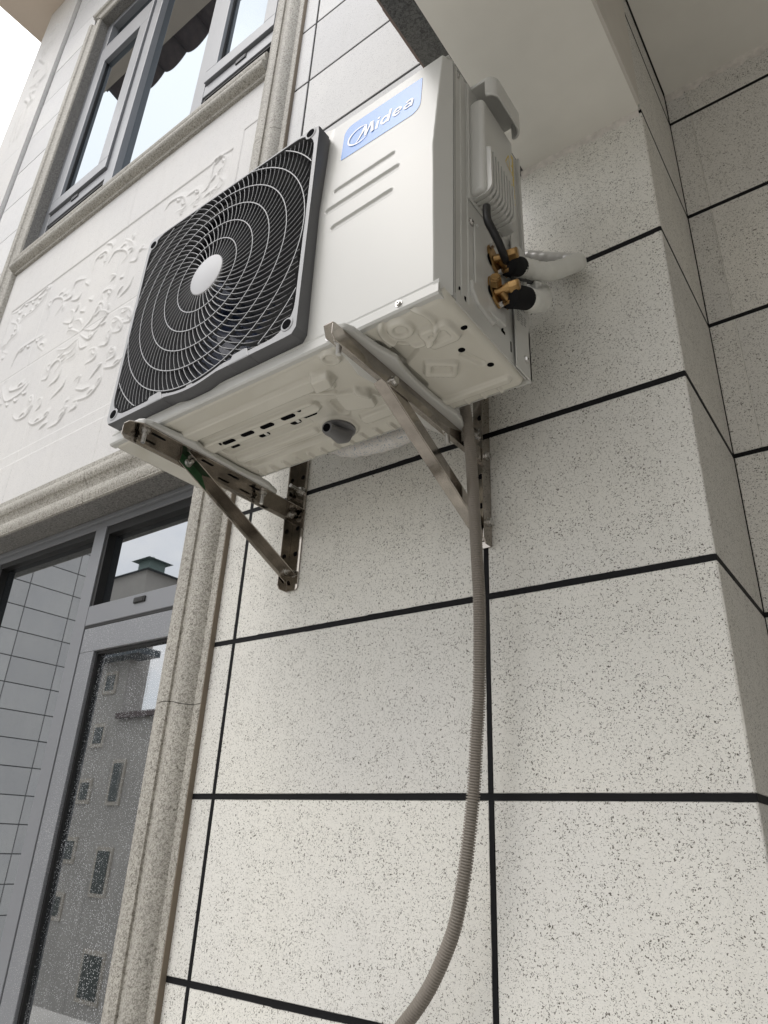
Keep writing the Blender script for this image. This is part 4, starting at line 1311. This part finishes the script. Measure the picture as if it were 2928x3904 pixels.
# sloping mounting plate carrying the valves (turned so it faces a little backwards)
v2_.add([(.6990, -.1950, .8850), (.6990, -.1950, .7150), (.7075, -.118, .7150), (.7075, -.118, .8850), (.6900, -.1950, .8850), (.6900, -.1950, .7150), (.6900, -.118, .7150), (.6900, -.118, .8850)],
        [(0, 1, 2, 3), (0, 4, 5, 1), (3, 2, 6, 7), (0, 3, 7, 4), (1, 5, 6, 2)])
v2_.build('valve_mount', M_PAINT, ac, bev=.002)
sl = MA()
sl.prism([(-.2195, .7440), (-.2195, .7240), (-.200, .7060), (-.150, .7000), (-.130, .7200), (-.128, .7440)], 'x', .690, .7020)
sl.build('valve_skirt', M_PAINT, ac, bev=.003)
def valve(yc, zc, big):
    f_ = MA()
    # lozenge flange, long axis running down and backwards
    a0 = Vector((.7045, yc - .010, zc + .024)); a1 = Vector((.7085, yc + .012, zc - .024))
    ax = (a1 - a0).normalized(); nn = Vector((.99, -.12, 0)).normalized(); sd_ = ax.cross(nn).normalized()
    pts = []
    for k in range(28):
        t = 2 * math.pi * k / 28
        L = (a1 - a0).length / 2 + .003
        pts.append((a0 + a1) / 2 + ax * (L * math.cos(t)) + sd_ * (.0125 * math.sin(t) * (.55 + .45 * abs(math.sin(t)))))
    n_ = 28
    f_.add([p - nn * .002 for p in pts] + [p + nn * .0028 for p in pts], [(i, (i + 1) % n_, n_ + (i + 1) % n_, n_ + i) for i in range(n_)] + [tuple(range(n_, 2 * n_)), tuple(reversed(range(n_)))])
    v_ = f_.build('valve', M_BRASS, ac, smooth=True, sharp=35)
    c0 = Vector((.708, yc, zc))
    MA().cyl(c0 - nn * .004, c0 - nn * .0015, .015, .015, 20).build('valve_hole', M_DARK, v_)
    bd = MA()
    bd.cyl(c0, c0 + Vector((.020, .004, .0)), .0078, .0072, 18)
    bd.cyl(c0 + Vector((.018, .0035, 0)), c0 + Vector((.024, .0045, 0)), .0090, .0090, 18)
    bd.cyl(c0 + Vector((.010, .003, -.002)), c0 + Vector((.013, .024, -.010)), .0080, .0080, 18)
    bd.build('valve_body', M_BRASS, v_, smooth=True, sharp=35)
    nt2 = MA(); nt2.cyl(c0 + Vector((.023, .0045, 0)), c0 + Vector((.037, .0070, .001)), .0108, .0102, 6); nt2.cyl(c0 + Vector((.037, .0070, .001)), c0 + Vector((.0405, .0076, .001)), .0100, .0075, 18)
    nt2.build('cap_nut', M_BRASS, v_, bev=.0008)
    fn = MA(); fn.cyl(c0 + Vector((.012, .018, -.008)), c0 + Vector((.0145, .031, -.0125)), .0125, .0125, 6)
    fn.build('flare_nut', M_BRASS, v_, bev=.0008)
    if big:
        sp_ = MA(); sp_.cyl(c0 + Vector((.006, -.010, .004)), c0 + Vector((.012, -.022, .006)), .0110, .0105, 6)
        sp_.cyl(c0 + Vector((.012, -.022, .006)), c0 + Vector((.0135, -.025, .0065)), .0085, .0075, 20)
        sp_.build('service_port_cap', M_BRASS, v_, bev=.0008)
    for p in (a0 + ax * .002, a1 - ax * .002):
        b2 = MA(); b2.cyl(p + nn * .0026, p + nn * .0090, .0052, .0050, 6); b2.build('bolt', M_BOLT, v_)
    return v_
valve(-.155, .832, False)
valve(-.156, .762, True)

# ------------------------------------------------------------------ pipes, cable
ip1 = thing('insulated_pipe', 'white taped pipe leaving the upper brass valve and looping right to the wall', 'pipe')
P1 = [(.778, -.228, .722), (.775, -.210, .735), (.779, -.185, .750), (.789, -.155, .762), (.799, -.12, .787), (.808, -.085, .820), (.813, -.055, .848), (.806, -.034, .872), (.785, -.025, .893), (.744, -.025, .919), (.700, -.025, .945), (.62, -.026, .96), (.5, -.028, .965)]
def wrapped(pts, r, amp=.0006, per=14, step=9):
    q = smooth_path(pts, per)
    return q, [r + (amp if (i % step) < step * .35 else -amp * .3) + random.uniform(-.0002, .0002) for i in range(len(q))]
q, rr_ = wrapped(P1[1:8], .0148)
MB().tube(q, rr_, 24).build('taped_sleeve', M_WRAP, ip1, smooth=True, sharp=50)
q, rr_ = wrapped(P1[7:], .0138, .0005, 16, 6)
MB().tube(q, rr_, 20).build('silver_sleeve', M_SILVER, ip1, smooth=True)
q = smooth_path([(.7700, -.238, .716), (.7745, -.222, .727), (.7752, -.212, .7338), (.7762, -.205, .7385)], 5)
MB().tube(q, [.0125] + [.0152] * (len(q) - 2) + [.0150], 24).build('foam_collar', M_FOAM, ip1, smooth=True, sharp=50)
ip2 = thing('insulated_pipe', 'shorter white taped pipe bending down behind from the lower brass valve', 'pipe')
P2 = [(.7760, -.233, .661), (.781, -.214, .669), (.7855, -.19, .679), (.785, -.163, .697), (.773, -.125, .737), (.757, -.09, .785), (.728, -.06, .833), (.690, -.05, .86), (.60, -.055, .87)]
q, rr_ = wrapped([(.7826, -.2045, .6735)] + P2[2:], .0165)
MB().tube(q, rr_, 24).build('taped_sleeve', M_WRAP, ip2, smooth=True, sharp=50)
q = smooth_path([(.7710, -.240, .656), (.7755, -.228, .6625), (.7805, -.214, .669), (.7828, -.203, .674)], 5)
MB().tube(q, [.0135] + [.0172] * (len(q) - 2) + [.0168], 24).build('foam_collar', M_FOAM, ip2, smooth=True, sharp=50)
for i_, o_ in enumerate((ip1, ip2)): o_['group'] = 'taped refrigerant pipes'
cab = MB().tube(smooth_path([(.770, -.296, .785), (.772, -.298, .756), (.7745, -.288, .742), (.7765, -.272, .728), (.772, -.245, .722), (.757, -.20, .740), (.748, -.12, .793), (.735, -.06, .846), (.70, -.03, .88)], 10), .0060, 14).build('power_cable', M_CABLE, smooth=True)
tag(cab, 'black power cable dropping from the ridged side cover behind the brass valves', 'cable')
q = smooth_path([(.28, -.055, .66), (.335, -.07, .625), (.385, -.075, .612), (.44, -.075, .607), (.49, -.07, .616), (.55, -.06, .66), (.60, -.055, .74)], 14)
bag = MB().tube(q, [.019 + (.0014 if i % 9 < 3 else 0) for i in range(len(q))], 20).build('wrapped_pipe_coil', None and M_WRAP or M_WRAP, smooth=True)
def bag_mat():
    mt, nt, b = nodes_of('white film with faint blue print')
    v, _ = obj_coord(nt, False)
    n = noise(nt, v, 160, 1, .4, 2.5)
    c = mix(nt, ramp(nt, n, [(.60, 0.), (.63, .8)]), (.70, .68, .65), (.30, .36, .44))
    setb(b, (.7, .68, .65), .35); nt.links.new(c, b.inputs['Base Color']); bump(nt, b, noise(nt, v, 55, 3, .6), .6, .004)
    return mt
bag.data.materials[0] = bag_mat()
tag(bag, 'slack of pipe wrapped in printed white film sagging behind the unit', 'wrapped pipe')

# corrugated drain hose
hp = [(.612, -.112, .70), (.613, -.106, .640), (.6165, -.098, .590), (.6190, -.090, .530), (.6190, -.083, .468), (.6215, -.077, .340), (.6210, -.071, .268), (.6175, -.066, .197), (.6130, -.062, .132), (.6060, -.059, .069), (.6000, -.057, .009), (.5915, -.056, -.050), (.5815, -.055, -.1055), (.5680, -.055, -.1600), (.5475, -.055, -.2035), (.5230, -.055, -.2420), (.4900, -.055, -.2790), (.44, -.055, -.325), (.37, -.055, -.37)]
q = smooth_path(hp, 40)
# resample by length
L = [0.]
for i in range(1, len(q)): L.append(L[-1] + (q[i] - q[i - 1]).length)
pitch = .0037; n_r = int(L[-1] / pitch); pts = []; rad = []
import bisect
def at_len(s_):
    i = min(max(bisect.bisect_left(L, s_), 1), len(L) - 1)
    t = (s_ - L[i - 1]) / max(1e-9, L[i] - L[i - 1]); return q[i - 1].lerp(q[i], t)
for i in range(n_r):
    for f_, r_ in ((0, .0072), (.24, .0072), (.36, .0094), (.5, .0099), (.86, .0094)):
        pts.append(at_len((i + f_) * pitch)); rad.append(r_)
hose = MB().tube(pts, rad, 16).build('drain_hose', M_HOSE, smooth=True)
tag(hose, 'grey brown corrugated drain hose hanging down the tiled wall', 'hose')

# ------------------------------------------------------------------ steel brackets
def bolt_down(parent, x, y, z, L_=.026, name='bolt'):
    mb = MB(); mb.cyl((x, y, z), (x, y, z - .0018), .0085, .0085, 20); mb.cyl((x, y, z - .0018), (x, y, z - .0075), .0068, .0068, 6)
    n_ = 14
    for k in range(n_): 
        z_ = z - .0075 - (L_ - .0075) * k / n_
        mb.cyl((x, y, z_), (x, y, z_ - (L_ - .0075) / n_ * .6), .0040, .0036, 12)
    return mb.build(name, M_BOLT, parent)
def bracket(xv, sgn, label, group):
    """xv: plane of the vertical flange; sgn: side to which the other flanges point"""
    t = .0022; w = .031; top = .5600; low = .5335
    r_ = thing('steel_bracket', label, 'bracket', group=group)
    def L_arm():
        mb = MB()
        x_in = xv + sgn * w
        # vertical flange with clipped front corner
        mb.prism([(-.422 if sgn < 0 else -.420, top), (-.425, top - .004), (-.425, low + .006), (-.418, low), (-.004, low), (-.004, top)], 'x', min(xv, xv + sgn * t), max(xv, xv + sgn * t))
        # horizontal flange, cut on a slant at the front
        mb.prism([(xv + sgn * t * .5, -.425), (xv + sgn * w * .55, -.425), (x_in, -.405), (x_in, -.004), (xv + sgn * t * .5, -.004)], 'z', top - t, top)
        return mb.build('arm', M_STEEL, r_, bev=.0006)
    a_ = L_arm()
    xi = xv + sgn * .0165
    # slots
    for (y_, l_) in ((-.365, .012), (-.255, .011), (-.19, .011), (-.135, .010)):
        s_ = MB(); pts = []
        for k in range(16):
            q_ = 2 * math.pi * k / 16
            pts.append((xi + .0032 * math.cos(q_), y_ + (l_ if math.sin(q_) > 0 else -l_) + .0032 * math.sin(q_)))
        s_.prism(pts, 'z', top - t - .0003, top - t + .001); s_.build('slot', M_DARK, a_)
    # upright
    u_ = MB()
    x_in = xv + sgn * (w - .001)
    u_.prism([(-.0285, .700), (-.0285, .392), (-.022, .3835), (-.001, .3835), (-.001, .700)], 'x', min(xv - sgn * t, xv), max(xv - sgn * t, xv))
    u_.prism([(xv, .700), (x_in, .700), (x_in, .388), (x_in - sgn * .004, .3835), (xv, .3835)], 'y', -.0011 - t, -.0011)
    up_ = u_.build('upright', M_STEEL, r_, bev=.0006)
    for z_ in (.463, .52, .64):
        MB().cyl((xv + sgn * .016, -.0011 - t - .0003, z_), (xv + sgn * .016, -.0011 - t + .0005, z_), .0052, .0052, 18).build('hole', M_DARK, up_)
    # brace: folded strip from arm to foot of the upright
    br = MB()
    p0 = Vector((0, -.300, .548)); p1 = Vector((0, -.010, .412))
    d = (p1 - p0).normalized(); nn = Vector((0, d.z, -d.y))
    if nn.z > 0: nn = -nn
    wv = .024
    xo = xv - sgn * .0001
    quad = [p0 - nn * .010 - d * .010, p0 + nn * .010 - d * .004, p1 + nn * .012 + d * .004, p1 - nn * .010 + d * .012]
    x_a, x_b = xv + sgn * t, xv + sgn * 2 * t
    br.prism([(q_.y, q_.z) for q_ in quad], 'x', min(x_a, x_b), max(x_a, x_b))
    # lower flange of the brace turned inwards
    # (on the left bracket it is the upper edge that is folded, on the right one the lower edge)
    up_side = sgn > 0
    e0, e1 = (quad[0], quad[3]) if up_side else (quad[1], quad[2])
    x_c, x_d = xv + sgn * 2 * t, xv + sgn * (wv if not up_side else .021)
    ko = 1 if up_side else -1
    o0, o1 = e0 + nn * t * ko, e1 + nn * t * ko
    br.add([(x_c, e0.y, e0.z), (x_d, e0.y + .004 * d.y, e0.z + .004 * d.z), (x_d, e1.y, e1.z), (x_c, e1.y, e1.z), (x_c, o0.y, o0.z), (x_d, o0.y + .004 * d.y, o0.z + .004 * d.z), (x_d, o1.y, o1.z), (x_c, o1.y, o1.z)],
           [(0, 1, 2, 3), (4, 7, 6, 5), (0, 4, 5, 1), (1, 5, 6, 2), (2, 6, 7, 3), (3, 7, 4, 0)])
    b_ = br.build('brace', M_STEEL, r_, bev=.0006)
    if sgn > 0:
        gq = [quad[0] + nn * .001 + d * .002, quad[1] - nn * .001 + d * .002, quad[1] + d * .075 - nn * .001, quad[0] + d * .055 + nn * .001]
        gm = MB(); gm.prism([(q_.y, q_.z) for q_ in gq], 'x', x_b + .0003, x_b + .0006)
        gm.build('green_film', plain('green protective film', (.012, .06, .02), .25), b_)
    outx = xv if sgn < 0 else xv + t * 2
    dirx = 1
    for (y_, z_) in ((-.288, .5445), (-.0140, .5500), (-.0130, .4245)):
        x_ = xv + (.0001 if sgn < 0 else (2 * t if y_ < -.1 or z_ < .5 else t)) + (t if (sgn < 0 and y_ > -.1) else 0)
        mb = MB(); mb.cyl((x_, y_, z_), (x_ + .0016, y_, z_), .0078, .0078, 20); mb.cyl((x_ + .0016, y_, z_), (x_ + .0062, y_, z_), .0064, .0062, 6 if z_ > .548 or sgn > 0 else 20)
        if sgn > 0: mb.cyl((x_ + .006, y_, z_), (x_ + .013, y_, z_), .0038, .0036, 14)
        mb.build('bolt', M_BOLT, r_)
    # anchor bolt into the wall, bolts holding the feet
    mb = MB(); zA = .605
    ya = -.0035
    xa_ = xv + sgn * .017
    mb.cyl((xa_, ya, zA), (xa_, ya - .002, zA), .0105, .0105, 22); mb.cyl((xa_, ya - .002, zA), (xa_, ya - .010, zA), .0078, .0078, 6); mb.cyl((xa_, ya - .010, zA), (xa_, ya - .036, zA), .0042, .0042, 14)
    mb.build('anchor_bolt', M_BOLT, r_)
    bolt_down(r_, xi, -.392, top - t)
    bolt_down(r_, xi, -.112, top - t)
    return r_
bracket(.140, +1, 'left stainless steel bracket, carrying the fan end of the unit, with a green tinted brace', 'stainless wall brackets')
bracket(.606, -1, 'right stainless steel bracket beside the drain hose, carrying the valve end of the unit', 'stainless wall brackets')

# ------------------------------------------------------------------ neighbours (seen mirrored in the glass)
wing = thing('neighbour_wing', 'grey tiled wing of the house mirrored in the left door pane', 'house wing')
MB().box(-9.5, -7.405, -3.60, 3.0, -9.0, 8.0).build('wing_core', M_DARKJ, wing)
for zi in range(-11, 14):
    z0_ = 2.045 + zi * .3
    for (a, c) in ((-3.595, -3.375), (-3.375, -2.80), (-2.80, -2.20), (-2.20, -1.60), (-1.60, -1.0), (-1.0, -.4)):
        if a > -2.6 and a < -1.1 and 0 < z0_ < 2.3: continue
        put_tile(wing, a, c, z0_, z0_ + .3, 'x', -7.395, M_LEFT, .012, .012)
wf = MB(); frame_w = .12
wf.box(-7.40, -7.36, -2.47, -2.35, .1, 2.36); wf.box(-7.40, -7.36, -1.1, -.98, .1, 2.36); wf.box(-7.40, -7.36, -2.35, -1.1, 2.24, 2.36)
wf.build('window_surround', M_MOULD, wing)
MB().box(-7.40, -7.39, -2.35, -1.1, .1, 2.24).build('window_pane', M_GLASS, wing)
far = thing('neighbour_house', 'tall grey house across the street with a green topped tower, mirrored in the door', 'house')
MB().box(-44, -23.6, -15.9, -15, -9, 7.9).build('wall', M_GREYWALL, far)
MB().box(-44.4, -23.2, -16.3, -14.6, 7.9, 8.2).build('roof', M_ROOFD, far)
MB().box(-34, -22.3, -15.4, -14.4, 6.05, 6.3).build('eave', M_ROOFD, far)
def fwin(x, z, w, h):
    f_ = MB().box(x - w / 2 - .14, x + w / 2 + .14, -15.03 + .02, -14.94, z - h / 2 - .14, z + h / 2 + .14).build('window', M_GREYTRIM, far)
    MB().box(x - w / 2, x + w / 2, -14.945, -14.92, z - h / 2, z + h / 2).build('pane', M_DARKWIN, f_)
tw = MB(); tw.box(-26.9, -23.7, -17, -15.02, 8.2, 9.85); tw.build('tower_wall', M_GREYWALL, far)
# upper tower roof: curved pyramid
def hip(x0, x1, y0, y1, z, h, over, mat, name):
    cx_, cy_ = (x0 + x1) / 2, (y0 + y1) / 2; mb = MB(); lv = []
    for k in range(6):
        t = k / 5; s_ = (1 - t) ** 1.6 * (1 + over)
        lv.append([(cx_ + (x1 - x0) / 2 * s_ * a, cy_ + (y1 - y0) / 2 * s_ * b_, z + h * t) for a, b_ in ((-1, -1), (1, -1), (1, 1), (-1, 1))])
    for l_ in lv: mb.v += l_
    for k in range(5):
        for i in range(4): mb.f.append((k * 4 + i, k * 4 + (i + 1) % 4, (k + 1) * 4 + (i + 1) % 4, (k + 1) * 4 + i))
    mb.f.append((3, 2, 1, 0))
    return mb.build(name, mat, far)
hip(-26.9, -23.7, -17, -15.02, 9.85, .22, .16, M_ROOFD, 'tower_roof')
MB().box(-25.0, -24.2, -16.2, -15.4, 9.9, 10.55).build('lantern', M_COPPER, far)
hip(-25.0, -24.2, -16.2, -15.4, 10.55, .32, .6, M_COPPER, 'lantern_roof')
low = thing('neighbour_annex', 'lower grey house wall with dark windows mirrored in the rain spotted door', 'house')
MB().box(-23.6, -10, -18, -15.01, -9, 3.75).build('wall', M_GREYWALL, low)
MB().box(-23.6, -9.8, -18, -14.8, 3.75, 3.95).build('roof', M_ROOF, low)
def lwin(x, z, w, h, mat=M_DARKWIN):
    f_ = MB().box(x - w / 2 - .13, x + w / 2 + .13, -15.02, -14.95, z - h / 2 - .13, z + h / 2 + .13).build('window', M_GREYTRIM, low)
    MB().box(x - w / 2, x + w / 2, -14.955, -14.93, z - h / 2, z + h / 2).build('pane', mat, f_)
for (x_, z_, w_2, h_2) in ((-23.0, 1.5, .55, 1.3), (-22.9, -1.4, .7, 1.3), (-22.4, -4.4, 1.0, 1.2), (-20.5, 1.5, .7, 1.3), (-20.3, -1.4, .7, 1.3)): lwin(x_, z_, w_2, h_2)
for (x_, z_) in ((-24.6, 5.2), (-24.7, 3.2), (-24.9, 1.2), (-25.1, -.8), (-25.2, -2.6)):
    fwin(x_, z_, .55, .6)
